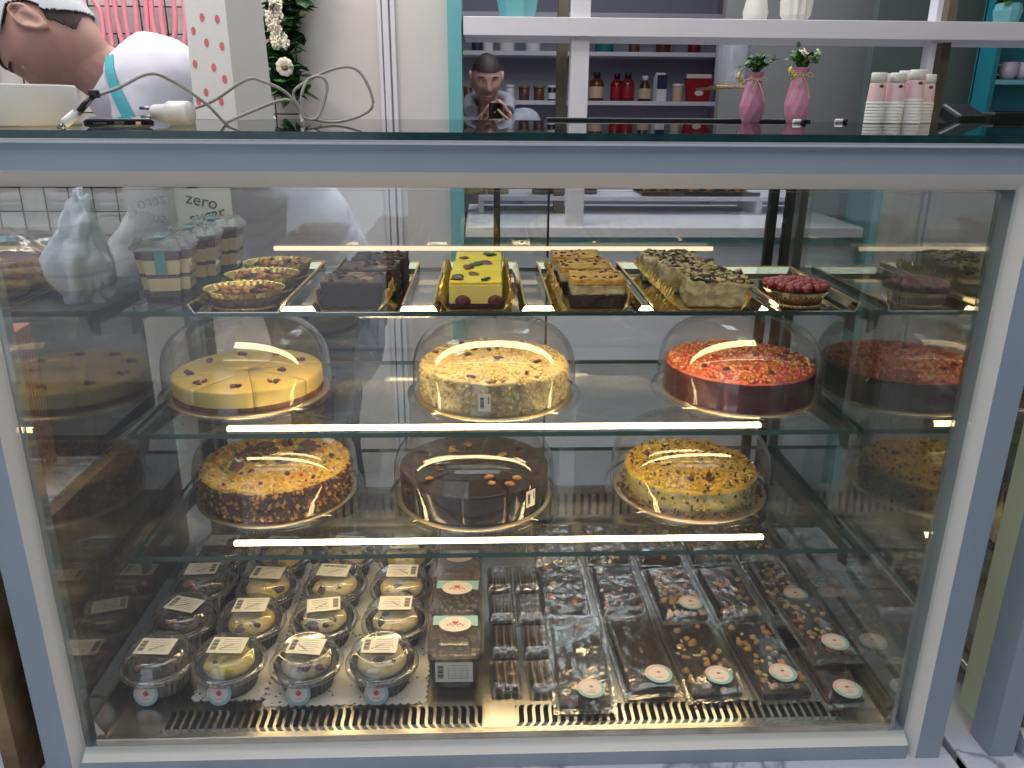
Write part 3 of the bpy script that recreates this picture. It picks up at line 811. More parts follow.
# layered dessert cups at the left end
def layered_cup(loc, label, rz=0.):
    t = thing('layered_dessert', label, 'dessert cup', loc, rz, 'layered cream desserts in square tubs')
    def ring(bm, w0, w1, z0, z1, mi):
        t2 = bmesh.new(); bmesh.ops.create_cube(t2, size=1.)
        for v in t2.verts:
            w = w0 if v.co.z < 0 else w1
            v.co = Vector((v.co.x*w, v.co.y*w, z0 if v.co.z < 0 else z1))
        bmesh.ops.bevel(t2, geom=[e for e in t2.edges if abs(e.verts[0].co.z-e.verts[1].co.z) > .001], offset=.012, segments=4, affect='EDGES')
        merge(bm, t2, None, mi)
    W = lambda z: (.058+z*.20)*1.08
    zs = [0.002, .024, .044, .050, .072, .083]
    ms = ['sponge', 'cream', 'sponge', 'cream', 'jam']; nm = ['sponge_base', 'cream_layer', 'sponge_layer', 'cream_layer', 'jam_layer']
    for k in range(5):
        b = B(); ring(b, W(zs[k]), W(zs[k+1]), zs[k], zs[k+1], 0)
        if k % 2 == 0:
            pass
        obj(nm[k], b, ms[k], t)
    b = B(); ring(b, W(0)+.003, W(.074)+.003, 0., .088, 0); obj('tub', b, 'clear', t)
    b = B(); ring(b, W(.074)+.012, W(.074)+.012, .088, .093, 0); ring(b, W(.074)+.008, W(.074)-.004, .093, .105, 0)
    for k in range(5): box(b, -.028+k*.014, 0, .1055, .006, .06, .002, 0, bev=.0008)
    obj('lid', b, 'lid', t)
    b = B(); box(b, 0, -(W(.07)/2+.0030), .070, .016, .0008, .036, 0, rx=-.1); box(b, 0, -.030, .1070, .016, .026, .0007, 0); obj('teal_tape', b, 'tealtape', t, label='teal sticker tape over the lid edge')
    return t
lc = layered_cup((-.520, .335, ZT), 'layered cream dessert tub with teal tape, nearest of the three', .12)
dup(lc, (-.512, .440, ZT), .1, 'layered cream dessert tub with teal tape, middle of the three, mostly hidden')
dup(lc, (-.505, .545, ZT), .05, 'layered cream dessert tub with teal tape, rearmost of the three')
# card standing behind them
t = thing('zero_sugar_sign', 'white card with curved black lettering behind the layered desserts', 'sign', (-.542, .600, ZT), .1)
b = B(); box(b, 0, 0, .075, .10, .002, .15, bev=.0008); obj('card', b, 'paper', t)
def lettering(txt, size, parent, loc, rot, m, extrude=.0004, name='lettering'):
    cu = bpy.data.curves.new('tmp', 'FONT'); cu.body = txt; cu.size = size; cu.extrude = extrude; cu.align_x = 'CENTER'
    o = bpy.data.objects.new('tmp', cu); COL.objects.link(o)
    me = bpy.data.meshes.new_from_object(o.evaluated_get(bpy.context.evaluated_depsgraph_get()))
    bpy.data.objects.remove(o); bpy.data.curves.remove(cu)
    o = bpy.data.objects.new(name, me); COL.objects.link(o); me.materials.clear(); me.materials.append(M[m])
    o.parent = parent; o.location = loc; o.rotation_euler = rot
    return o
lettering('zero', .031, t, (-.005, -.0018, .118), (PI/2, .22, 0), 'ink')
lettering('sugar', .031, t, (.006, -.0018, .092), (PI/2, -.2, 0), 'ink')
#SECTION
# ------------------------------------------------------------------ packed sweets on the case floor
def disc(bm, r, seg, mi_of, z0=0., squash=1.):
    rr = [.0, r*.70, r*.74, r]
    rings = []
    for q in rr[1:]:
        rings.append([bm.verts.new((q*math.cos(2*PI*k/seg), q*math.sin(2*PI*k/seg)*squash, z0)) for k in range(seg)])
    f = bm.faces.new(rings[0]); f.material_index = 0
    for i in (0, 1):
        for k in range(seg):
            f = bm.faces.new((rings[i][k], rings[i][(k+1) % seg], rings[i+1][(k+1) % seg], rings[i+1][k]))
            f.material_index = mi_of(i, k)
    # little bowl of dessert with a stick, and two lines of writing
    def poly(ps, mi):
        f = bm.faces.new([bm.verts.new((x*r, y*r, z0+.0003)) for x, y in ps]); f.material_index = mi
    poly([(-.26, .10), (.26, .10), (.20, -.08), (.08, -.18), (-.08, -.18), (-.20, -.08)], 3)
    poly([(-.16, .10), (.16, .10), (.10, .24), (-.02, .28), (-.12, .22)], 3)
    poly([(.03, .26), (.07, .26), (.16, .50), (.12, .50)], 4)
    for k in range(9): poly([(-.42+k*.095, -.32), (-.36+k*.095, -.32), (-.35+k*.095, -.24-.05*(k % 2)), (-.41+k*.095, -.25)], 3)
    poly([(-.34, -.46), (.34, -.46), (.34, -.43), (-.34, -.43)], 3)

SMATS = ['stick', 'pinkring', 'tealring', 'redink', 'ink']
def round_sticker(parent, r, loc, rot):
    b = B(); disc(b, r, 48, lambda i, k: 0 if i == 0 else (1 if 6 <= k < 26 else 2))
    o = obj('round_sticker', b, SMATS, parent, loc, rot, 'round white sticker with pink and teal rim and red dish emblem')
    md = o.modifiers.new('thick', 'SOLIDIFY'); md.thickness = .0004
    return o

def price_label(parent, w, h, loc, rot, bar='l', seed=0, pen=True, table=False):
    rnd = random.Random(seed); b = B()
    box(b, 0, 0, 0, w, h, .0006, 0)
    sx = {'l': -1, 'r': 1, 't': 0}[bar]
    def q(x, y, a, c, mi): box(b, x, y, .0004, a, c, .0003, mi)
    if sx:
        for k in range(9): q(sx*w*.36, -h*.30+k*h*.075, w*.16, h*(.05 if k % 3 else .025), 1)
        x0 = -sx*w*.10
        for k in range(6): q(x0, h*.34-k*h*.13, w*rnd.uniform(.36, .60), h*.018, 2)
        if table:
            for k in range(4): q(x0-w*.25+k*w*.17, -h*.08, .0004, h*.5, 2)
    else:
        for k in range(14): q(-w*.36+k*w*.055, h*.30, w*(.035 if k % 3 else .018), h*.18, 1)
        for k in range(7): q(0, h*.10-k*h*.08, w*rnd.uniform(.5, .8), h*.014, 2)
    if pen:
        a = .6 if rnd.random() < .7 else -.7
        box(b, rnd.uniform(-.1, .1)*w-(-sx)*0, -h*.1, .0005, w*.42, h*.022, .0003, 1, rz=a)
    return obj('price_label', b, ['label', 'ink', 'inkg'], parent, loc, rot, 'white price label with barcode')

FILL = {  # filling base, bits
 'dark': ('ganache', ['brownie', 'pecan', 'ganache', 'rose']),
 'yellow': ('yellow', ['lemon', 'yellow', 'berry', 'pale']),
 'purple': ('crumbcream', ['jam', 'berry', 'cream', 'purple']),
 'cream': ('cream', ['cream', 'pale', 'ganache', 'cream']),
 'berry': ('cream', ['berry', 'jam', 'yellow', 'ganache']),
}
K = .73
def dessert_cup(loc, label, fill, seed, bar, lrz, sticker, tilt=0., yaw=0.):
    t = thing('dessert_cup', label, 'dessert cup', loc, yaw, 'round lidded dessert cups on the case floor')
    rnd = random.Random(seed)
    b = B(); lathe(b, [(.0365, 0), (.038, .001), (.0385, .004), (.049, .052), (.050, .054)], 64, rib=1, ribamp=.016, smooth=False, cap1=False)
    lathe(b, [(.0001, .050), (.049, .050)], 32, cap0=False, cap1=False)
    obj('cup', b, 'blackcup', t)
    base, bits = FILL[fill]
    b = B(); lathe(b, [(.0375, .050), (.038, .056), (.033, .066), (.020, .074), (.0001, .076)], 40)
    for v in b.verts: v.co.z += .002*noise.noise(v.co*70+Vector((seed, 0, 0)))
    obj('filling', b, base, t)
    for k in range(9):
        a = rnd.random()*6.28; q = .034*math.sqrt(rnd.random()); 
        if k < 5: a = -PI/2+jit(.9)*1.; q = .022+.012*rnd.random()
        b = B(); s = rnd.uniform(.008, .014); blob(b, (0, 0, 0), (s, s*.7, s*.55), 0, 2, .45, (rnd.random(), rnd.random(), rnd.random()*3), k+seed)
        obj('topping_piece', b, bits[k % 4], t, (q*math.cos(a), q*math.sin(a), .076-q*.45))
    b = B(); lathe(b, [(.051, .046), (.0562, .047), (.0575, .051), (.0572, .056), (.0545, .059), (.0525, .0585), (.0505, .062), (.0490, .074), (.0465, .086), (.0415, .092), (.038, .093), (.0365, .092), (.0001, .092)], 56, cap0=False, cap1=False)
    lid = obj('lid', b, 'lid', t, label='clear domed lid')
    price_label(lid, .055, .038, (jit(.004), .004+jit(.004), .0945), (jit(.03)+tilt, 0, lrz-yaw), bar, seed)
    for ch in t.children:
        ch.location.z *= K
        if ch.name.startswith(('cup', 'filling', 'lid')):
            for v in ch.data.vertices: v.co.z *= K
            for g in ch.children: g.location.z *= K
    if sticker:
        a = -PI/2+.02-yaw*0
        round_sticker(t, .0185, (-.004, -.0480, .0195), (PI/2-.30, 0, 0))
    return t

SP = [
 (-0.534, 0.123, 'dark', 'l', -.06, 'dark dessert cup in the corner, front one of the leftmost row'),
 (-0.532, 0.234, 'dark', 'l', -.30, 'dark dessert cup, second from the front in the leftmost row'),
 (-0.532, 0.338, 'dark', 'r', .05, 'dark dessert cup, third from the front in the leftmost row'),
 (-0.530, 0.440, 'dark', 'r', -.05, 'dark dessert cup at the back of the leftmost row'),
 (-0.424, 0.121, 'yellow', 'l', -.05, 'dessert cup with yellow topping at the front, second row from the left'),
 (-0.418, 0.226, 'yellow', 'l', .0, 'dessert cup with yellow topping and dark bits, second from the front in the second row'),
 (-0.416, 0.328, 'yellow', 'l', -.1, 'dessert cup with bright yellow swirl, third from the front in the second row'),
 (-0.414, 0.432, 'yellow', 'r', -.1, 'dessert cup with yellow topping at the back of the second row'),
 (-0.304, 0.118, 'purple', 'l', -.12, 'dessert cup with purple berry topping at the front of the third row'),
 (-0.297, 0.228, 'berry', 'r', .16, 'dessert cup with berries and cream, second from the front in the third row'),
 (-0.295, 0.331, 'berry', 't', -.12, 'dessert cup with yellow cream and an upright label, third row'),
 (-0.290, 0.434, 'berry', 'r', -.1, 'dessert cup with pink cream at the back of the third row'),
 (-0.186, 0.116, 'cream', 'l', -.03, 'dessert cup with pale cream topping at the front of the fourth row'),
 (-0.176, 0.222, 'cream', 'r', .0, 'dessert cup with pale cream and chocolate, second from the front in the fourth row'),
 (-0.175, 0.322, 'cream', 'r', -.03, 'dessert cup with cream rosettes, third from the front in the fourth row'),
 (-0.174, 0.424, 'yellow', 'l', .0, 'dessert cup with yellow cream at the back of the fourth row'),
]
for k, (x, y, f, bar, lz, lab) in enumerate(SP):
    dessert_cup((x, y, .0140), lab, f, k+1, bar, lz, y < .15)

# lace doilies
def doily(x0, x1, y0, y1, label, z=.0128):
    b = B(); pts = []
    n = int((x1-x0)/.012); m = int((y1-y0)/.012)
    def sc_(p, q, n, nx, ny):
        for k in range(n*4):
            tt = k/(n*4); bulge = .004*abs(math.sin(tt*n*PI))
            pts.append((p[0]+(q[0]-p[0])*tt+nx*bulge, p[1]+(q[1]-p[1])*tt+ny*bulge))
    sc_((x0, y0), (x1, y0), n, 0, -1); sc_((x1, y0), (x1, y1), m, 1, 0); sc_((x1, y1), (x0, y1), n, 0, 1); sc_((x0, y1), (x0, y0), m, -1, 0)
    vs = [b.verts.new((x, y, z)) for x, y in pts]; b.faces.new(vs)
    o = obj('lace_doily', b, 'lace'); md = o.modifiers.new('thick', 'SOLIDIFY'); md.thickness = .0004
    tag(o, label, 'doily')
doily(-.362, -.118, .070, .47, 'white paper lace doily under the third and fourth rows of cups')
doily(-.474, -.368, .085, .47, 'white paper lace doily under the second row of yellow cups')

# rectangular clear tubs with wave labels
def tub(loc, label, bits, seed, front_label=False, rz=0.):
    t = thing('dessert_tub', label, 'dessert tub', loc, rz, 'rectangular lidded tubs with teal wave labels')
    def rr(bm, w, l, z0, z1, w2=None, l2=None, bev=.012):
        t2 = bmesh.new(); bmesh.ops.create_cube(t2, size=1.)
        for v in t2.verts:
            k = v.co.z > 0
            v.co = Vector((v.co.x*((w2 or w) if k else w), v.co.y*((l2 or l) if k else l), z1 if k else z0))
        bmesh.ops.bevel(t2, geom=[e for e in t2.edges if abs(e.verts[0].co.z-e.verts[1].co.z) > .001], offset=bev, segments=4, affect='EDGES')
        merge(bm, t2)
    b = B(); rr(b, .070, .078, .002, .045, .076, .084); obj('chocolate_layer', b, 'ganache', t)
    b = B(); rr(b, .077, .084, .045, .056, .078, .086); obj('filling', b, bits[0], t)
    rnd = random.Random(seed)
    b = B()
    for k in range(60): blob(b, (rnd.uniform(-.034, .034), rnd.uniform(-.038, .038), .057), (.004, .003, .003), k % 2, 1, .4, None, k)
    obj('crumb_topping', b, bits[:2], t)['kind'] = 'stuff'
    b = B(); rr(b, .074, .080, 0., .062, .084, .090); obj('tub', b, 'clear', t)
    b = B(); rr(b, .092, .098, .062, .067); rr(b, .086, .092, .067, .080, .074, .080, .014)
    lid = obj('lid', b, 'lid', t)
    # wave shaped label: teal band with a white oval badge
    b = B()
    top = [(-.036, .030), (.036, .030)]
    f = b.faces.new([b.verts.new((x, y, .0808)) for x, y in [(-.036, .034), (-.036, .010), (-.026, .010), (.0, .0), (.022, .010), (.036, .006), (.036, .034)]]); f.material_index = 1
    vs = [b.verts.new((.0+.026*math.cos(a), .012+.020*math.sin(a), .0812)) for a in [2*PI*k/32 for k in range(32)]]
    f = b.faces.new(vs); f.material_index = 0
    for k in range(7): box(b, -.012+k*.004, .008+.003*(k % 2), .0815, .0026, .004, .0002, 2)
    f = b.faces.new([b.verts.new((x, y, .0814)) for x, y in [(-.006, .018), (.006, .018), (.004, .012), (-.004, .012)]]); f.material_index = 2
    obj('wave_label', b, ['stick', 'tealring', 'redink'], lid, label='teal wave label with a pale oval badge')
    if front_label:
        price_label(t, .058, .034, (0, -.0455, .034), (PI/2-.08, 0, 0), 'l', 5, False, True)
    return t
for k, (y, bits, lab) in enumerate([(.140, ('greycrumb', 'pale'), 'rectangular tub with a barcode label on its front, nearest the glass'),
                                   (.242, ('brownie', 'cream'), 'rectangular tub with teal wave label, second from the front'),
                                   (.344, ('streusel', 'walnut'), 'rectangular tub with golden crumbs, third from the front'),
                                   (.446, ('streusel', 'walnut'), 'rectangular tub at the back of its row under the shelf')]):
    tub((-.072, y, .0140), lab, bits, k, k == 0, jit(.04))

# chocolate stick packets in clear film
def film(parent, w, l, h, seed, name='clear_wrapper', amp=.0025, flange=.014, m='cello', fr=1.):
    """crinkled film: an arched sheet over the sweet with flat sealed ends, closed underneath"""
    b = B(); nx, ny = 26, 34; g = []
    for i in range(nx+1):
        u = i/nx*2-1; row = []
        for j in range(ny+1):
            v = j/ny*2-1
            x = u*(w/2+flange*.7); y = v*(l/2+flange)
            eu = max(0., min(1., (w/2+.004-abs(x))/.006)); ev = max(0., min(1., (l/2+.006-abs(y))/.014))
            z = .0012+(h+.0015)*min(eu, ev)**.8
            p = Vector((x*22*fr, y*16*fr, seed*3.7))
            rn = 1.1*abs(noise.noise(p))+.45*abs(noise.noise(p*2.7))
            z += amp*rn*(1.2 if eu*ev > .5 else 1.6)
            row.append(b.verts.new((x+.002*noise.noise(p*1.1), y+.003*noise.noise(p*.9+Vector((9, 0, 0))), z)))
        g.append(row)
    for i in range(nx):
        for j in range(ny):
            f = b.faces.new((g[i][j], g[i+1][j], g[i+1][j+1], g[i][j+1])); f.smooth = False
    f = b.faces.new([g[0][0], g[0][ny], g[nx][ny], g[nx][0]])
    return obj(name, b, m, parent, label='crinkled clear film')
def stick_pack(loc, label, rz=0., seed=0):
    t = thing('chocolate_stick_packet', label, 'chocolate packet', loc, rz, 'clear packets of chocolate sticks')
    for k in range(3):
        b = B(); tube(b, [(-.0125+k*.0125, -.034, .0065), (-.0125+k*.0125, .034, .0065)], .0052, 10)
        box(b, -.0125+k*.0125, 0, .0117, .003, .060, .0012, 1, bev=.0005)
        obj('chocolate_stick', b, ['choc', 'kraft'], t)
    film(t, .040, .072, .013, seed, flange=.006, amp=.0012)
    return t
sx = [(.008, .098, .06, 'left'), (.008, .192, .02, 'left'), (.006, .286, .0, 'left'), (.004, .380, .0, 'left'), (.066, .098, .10, 'right'), (.062, .192, .04, 'right'), (.058, .286, .0, 'right'), (.056, .380, .0, 'right')]
od = ['front', 'second from the front', 'third from the front', 'rear']
for k, (x, y, rz, s) in enumerate(sx):
    stick_pack((x, y+.018, .0130), 'clear packet of chocolate sticks, %s one of the %s column' % (od[k % 4], s), rz, k)

# chocolate bars in cellophane
NUTS = {'plain': [], 'pink': ['rose', 'pale', 'pale'], 'hazel': ['hazel', 'pale', 'hazel', 'walnut'], 'almond': ['almond', 'hazel', 'almond'], 'mixed': ['walnut', 'hazel', 'pale', 'almond', 'berry'], 'walnut': ['walnut', 'pecan', 'pale']}
nutmesh = {}
def nut_mesh(k):
    if k not in nutmesh:
        b = B()
        s = {'hazel': (.0056, .0052, .0045), 'almond': (.0048, .0078, .0034), 'walnut': (.0075, .006, .004), 'pale': (.0046, .003, .0022), 'rose': (.005, .004, .002), 'pecan': (.005, .007, .003), 'berry': (.004, .004, .003)}[k]
        blob(b, (0, 0, 0), s, 0, 2, .3 if k != 'walnut' else .6, None, 1.3)
        nutmesh[k] = mesh_of('nut', b, k)
    return nutmesh[k]
def choc_bar(loc, label, kind, w=.088, l=.150, rz=0., seed=0, sticker=None, n=22, crumple=.003, tilt=0.):
    t = thing('chocolate_bar_packet', label, 'chocolate bar', loc, group='nut chocolate bars in clear film', rot=(tilt, 0, rz))
    rnd = random.Random(seed*17+5)
    w0 = w; w = w*.86; b = B(); box(b, 0, 0, .0055, w, l, .009, 0, bev=.0015)
    bar = obj('chocolate_slab', b, 'choc', t)
    ks = NUTS[kind]
    pts = []
    if ks:
        tries = 0
        while len(pts) < n and tries < 2000:
            tries += 1
            p = (rnd.uniform(-w*.45, w*.45), rnd.uniform(-l*.46, l*.46))
            if all((p[0]-q[0])**2+(p[1]-q[1])**2 > .0098**2 for q in pts): pts.append(p)
        for i, p in enumerate(pts):
            k = ks[i % len(ks)]
            o = bpy.data.objects.new({'hazel': 'hazelnut', 'pale': 'chopped_nut', 'rose': 'rose_petal'}.get(k, k), nut_mesh(k)); COL.objects.link(o); o.parent = bar
            o.location = (p[0], p[1], .0108); o.rotation_euler = (rnd.uniform(-.3, .3), rnd.uniform(-.3, .3), rnd.random()*6)
            s = rnd.uniform(.8, 1.15); o.scale = (s, s, s)
    film(t, w, l, .0150, seed, flange=.013, amp=crumple*(1.5 if loc[1] < .18 else 1.25), fr=.62 if loc[1] < .18 else 1.)
    if sticker:
        round_sticker(t, .0215, (sticker[0], sticker[1], .0225+crumple*.3), (0, 0, sticker[2]))
    return t
bars = [
 (.130, .150, .013, 'walnut', -.03, (.010, -.085, -.1), .092, .215, 'dark bar in very crumpled film with a sticker, front left of the bars', .0065, 10),
 (.230, .165, .013, 'plain', .06, (.014, -.070, -.1), .086, .180, 'plain dark bar with a sticker near its front, second of the front bars', .0048, 0),
 (.331, .152, .013, 'hazel', .05, (.008, -.062, -.15), .092, .178, 'hazelnut bar with folded shiny film and a sticker, third of the front bars', .0050, 22),
 (.438, .152, .013, 'hazel', .06, (.004, -.058, -.15), .090, .178, 'hazelnut and almond bar with a sticker, fourth of the front bars', .0026, 30),
 (.528, .110, .013, 'plain', .04, (.002, -.055, -.15), .066, .125, 'lowest dark bar beneath the mixed nut bar at the right end, its sticker showing', .0012, 0),
 (.122, .358, .013, 'walnut', .0, None, .090, .150, 'dark bar with walnut pieces behind the crumpled one', .0030, 14),
 (.226, .352, .013, 'pink', .03, None, .086, .150, 'dark bar with pink petals and pale seeds, second row', .0022, 14),
 (.332, .338, .013, 'hazel', .04, (.012, -.052, -.1), .088, .155, 'hazelnut packed bar with a sticker, second row', .0018, 48),
 (.432, .338, .013, 'almond', .04, None, .086, .155, 'whole almond bar without a sticker, second row', .0016, 28),
 (.532, .358, .013, 'mixed', .03, (.012, -.050, -.15), .080, .150, 'mixed nut bar with a sticker at the right end of the second row', .0016, 36),
 (.120, .525, .013, 'walnut', .0, None, .088, .140, 'dark bar in cloudy film, left of the rear row under the shelf', .0030, 14),
 (.226, .525, .013, 'mixed', .0, None, .088, .140, 'dark bar with red and pale bits, second of the rear row', .0025, 24),
 (.330, .520, .013, 'almond', .0, None, .088, .140, 'almond bar, third of the rear row under the shelf', .0020, 20),
 (.434, .520, .013, 'almond', .0, None, .086, .140, 'almond bar, fourth of the rear row under the shelf', .0020, 20),
 (.530, .530, .013, 'mixed', .0, None, .080, .140, 'mixed nut bar in the far right rear corner', .0020, 24),
]
for k, (x, y, z, kd, rz, st, w, l, lab, cr, n) in enumerate(bars):
    choc_bar((x, y, z), lab, kd, w, l, rz, k+1, st, n, cr)
choc_bar((.538, .200, .0345), 'mixed nut bar lying on another bar at the right end, sticker near its middle', 'mixed', .080, .155, .06, 31, (.004, -.060, -.15), 28, .0016)
#SECTION
# ------------------------------------------------------------------ things on the counter glass
TZ = .8518
t = thing('paper_roll', 'large white paper roll lying flat on the glass counter beside the phone', 'paper roll', (-.634, .160, TZ))
b = B(); lathe(b, [(.030, 0), (.088, 0), (.0885, .002), (.0885, .046), (.087, .048), (.030, .048), (.030, 0)], 64, cap0=False, cap1=False); obj('roll', b, 'rollpaper', t)
b = B(); lathe(b, [(.027, 0), (.030, 0), (.030, .048), (.027, .048), (.027, 0)], 40, cap0=False, cap1=False); obj('core', b, 'kraft', t)

pr = math.atan2(.03, .09)
t = thing('smartphone', 'dark smartphone lying face up on the glass counter, charging port facing out', 'phone', (-.472, .119, TZ+.0008), .40)
b = B(); box(b, 0, 0, .0045, .074, .150, .008, bev=.003, seg=3); obj('body', b, 'phone', t)
b = B(); box(b, 0, 0, .0087, .069, .144, .0008, bev=.0003); obj('screen', b, 'screen', t)
b = B(); box(b, 0, -.0751, .0045, .010, .0006, .0032, 0, bev=.0002); box(b, .020, -.0751, .0045, .0055, .0006, .0036, 1, bev=.0002); obj('port', b, ['metal', 'beige'], t)
b = B()
for k in range(6): lathe(b, [(.0007, 0), (.0007, .0005), (.0001, .0005)], 10, c=(0, 0, 0), mtx=Matrix.Translation((-.026+k*.0023, -.0750, .0045)) @ Matrix.Rotation(PI/2, 4, 'X'))
obj('speaker_holes', b, 'metal', t)

t = thing('usb_charger', 'white plug charger with two metal pins lying on the glass counter', 'charger', (-.434, .20, TZ+.0152), -.16)
b = B(); lathe(b, [(.0001, -.025), (.0140, -.025), (.0150, -.022), (.0150, .004), (.0110, .010), (.0102, .026), (.009, .0285), (.0001, .0285)], 28, mtx=Matrix.Rotation(-PI/2, 4, 'Y') @ Matrix.Rotation(PI/2, 4, 'Z'))
obj('body', b, 'wplastic', t)
b = B()
for s in (-1, 1): tube(b, [(-.026, s*.0, s*.0055), (-.046, s*.0, s*.0055)], .0021, 10)
obj('pin', b, 'metal', t)
t = thing('charging_cable', 'grey charging cable looping up from the plug over the counter', 'cable', (0, 0, 0))
def pxp(u, v, y): return tuple(at_y(u, v, y))
c0 = [(66, 123, .05), (76, 117, .055), (88, 104, .06), (96, 96, .07), (118, 88, .10), (148, 74, .14), (170, 80, .18), (205, 103, .22), (225, 123, .24), (236, 130, .245)]
c1 = [(196, 108, .30), (215, 100, .27), (246, 80, .24), (262, 81, .24), (285, 92, .25), (300, 108, .26), (305, 118, .26), (318, 117, .27), (327, 90, .28), (322, 77, .28), (308, 80, .28), (301, 100, .27), (308, 117, .27), (335, 122, .29), (362, 115, .31), (373, 103, .31), (364, 78, .31), (350, 67, .31), (325, 72, .31), (297, 88, .30), (294, 98, .30), (300, 112, .29), (302, 123, .26)]
c2 = [(225, 123, .24), (250, 112, .25), (283, 100, .27), (296, 105, .28), (302, 118, .28), (303, 126, .26)]
b = B()
for ci, c in enumerate((c0, c1, c2)):
    tube(b, smooth_path([pxp(*q) for q in c], 8), .0021, 8)
obj('cord', b, 'cable', t)
b = B(); p0, p1 = Vector(pxp(64, 124, .05)), Vector(pxp(76, 113, .055)); tube(b, [p0, p0.lerp(p1, .15), p1], .0052, 12, radii=[.0050, .0056, .0050]); obj('plug_sleeve', b, 'wplastic', t, label='white plug sleeve')
b = B(); tube(b, [p0, p0+(p0-p1).normalized()*.008], .0028, 8); obj('plug_tip', b, 'metal', t)
b = B(); q = Vector(pxp(94, 94, .068)); box(b, q.x, q.y, q.z, .011, .008, .009, bev=.001); tube(b, [pxp(79, 112, .055), pxp(86, 103, .06), pxp(93, 96, .066)], .0036, 8); obj('cable_tie', b, 'black', t, label='black cable tie')

# gift bag
t = thing('gift_bag', 'tall white paper bag with coral dots standing on the counter', 'paper bag', (-.470, .600, TZ), R_(52))
w, d, h = .078, .122, .36
b = B(); box(b, 0, 0, h/2, w, d, h); rnd = random.Random(4)
for (y, z) in [(.020, .045), (-.022, .030), (-.010, .085), (-.038, .066), (.045, .030), (.045, .092), (.004, .125), (-.040, .118), (.040, .145), (.010, .165), (-.034, .160), (.02, .20), (-.02, .21), (.04, .24), (-.01, .25)]:
    vs = [b.verts.new((-w/2-.0006, y+.0068*math.cos(a), z+.0068*math.sin(a))) for a in [2*PI*k/20 for k in range(20)]]
    b.faces.new(vs[::-1]).material_index = 1
for v in b.verts:
    f = v.co.z/h; v.co.y *= 1-.12*f; v.co.x *= 1-.10*f
obj('bag', b, ['paper', 'bagdot'], t)
b = B()
for s in (-1, 1): tube(b, smooth_path([(s*.030, -.025, h), (s*.030, -.022, h+.05), (s*.030, 0, h+.075), (s*.030, .022, h+.05), (s*.030, .025, h)], 6), .0018, 6)
obj('handle', b, 'string', t)

# pink vases
def vase(loc, label, h, m, bow, seed):
    t = thing('pink_vase', label, 'vase', loc, .3*seed, 'small faceted vases on the counter')
    prof = [(.016, 0), (.021, .012), (.0235, h*.33), (.0185, h*.60), (.0130, h*.84), (.0125, h*.88), (.0165, h), (.0145, h), (.011, h*.9)]
    b = B(); seg = 8; rings = []
    for i, (r, z) in enumerate(prof):
        off = (i % 2)*.5 if i < 5 else 0
        rings.append([b.verts.new((r*math.cos(2*PI*(k+off)/seg), r*math.sin(2*PI*(k+off)/seg), z)) for k in range(seg)])
    for i in range(len(rings)-1):
        o = (i % 2) if i < 5 else 0
        for k in range(seg):
            a0, a1, c0_, c1_ = rings[i][k], rings[i][(k+1) % seg], rings[i+1][k], rings[i+1][(k+1) % seg]
            if i < 4:
                if i % 2 == 0: b.faces.new((a0, a1, c0_)); b.faces.new((a1, c1_, c0_))
                else: b.faces.new((a0, c1_, c0_)); b.faces.new((a0, a1, c1_))
            else: b.faces.new((a0, a1, c1_, c0_))
    b.faces.new(rings[0][::-1])
    obj('body', b, m, t)
    b = B(); tube(b, [(.0142*math.cos(a), .0142*math.sin(a), h*.86) for a in [2*PI*k/20 for k in range(20)]], .0010, 6, closed=True)
    e = -PI/2-.3*seed; c, s_ = math.cos(e), math.sin(e)
    for sgn in (-1, 1):
        tube(b, smooth_path([(c*.0145, s_*.0145, h*.86), (c*.018-s_*sgn*.012, s_*.018+c*sgn*.012, h*.90), (c*.019-s_*sgn*.018, s_*.019+c*sgn*.018, h*.82), (c*.0150, s_*.0150, h*.86)], 5), .0009, 6)
        tube(b, smooth_path([(c*.0145, s_*.0145, h*.86), (c*.022-s_*sgn*.008, s_*.022+c*sgn*.008, h*.66), (c*.026-s_*sgn*.013, s_*.026+c*sgn*.013, h*.42)], 5), .0009, 6)
    obj('string_bow', b, 'string', t, label='jute string bow')
    rnd = random.Random(seed*9+1)
    b = B()
    stems = []
    for k in range(20):
        a = rnd.random()*6.28; q = rnd.uniform(.008, .036); z = h+rnd.uniform(.010, .030)
        p = [(0, 0, h*.9), (q*.4*math.cos(a), q*.4*math.sin(a), h+.008), (q*math.cos(a), q*math.sin(a), z)]; stems.append(p); tube(b, smooth_path(p, 4), .0008, 5)
    side = [(0, 0, h*.9), (-.016, -.004, h+.010), (-.034, -.006, h+.002), (-.038, -.006, h-.016)]; tube(b, smooth_path(side, 5), .0008, 5)
    obj('stems', b, 'stem', t)
    b = B()
    for p in stems:
        for k in range(5):
            q = Vector(p[1]).lerp(Vector(p[2]), .2+.2*k); leaf_at(b, q+Vector((jit(.004), jit(.004), jit(.003))), rnd, .013, 0)
    for q in side[1:]: leaf_at(b, Vector(q), rnd, .012, 0)
    obj('foliage', b, ['leaf', 'leaf2'], t)['kind'] = 'stuff'
    for k in range(3):
        b = B(); blob(b, (0, 0, 0), (.0036, .0036, .0065), 0, 2, .2); obj('bud', b, 'bud', t, (side[2][0]+(k-1)*.006, -.006, h-.006-k*.006), (.3*k, .2, 0))
    if bow:
        for k in range(12):
            b = B(); a0 = rnd.random()*6
            for f in range(5): blob(b, (.0042*math.cos(a0+f*1.256), .0042*math.sin(a0+f*1.256), 0), (.0036, .0036, .0014), 0, 1, .2)
            obj('blossom', b, 'petal', t, (rnd.uniform(-.006, .028), rnd.uniform(-.02, .012), h+rnd.uniform(.010, .030)), (rnd.uniform(.4, 1.4), rnd.uniform(-.6, .6), 0))
    return t
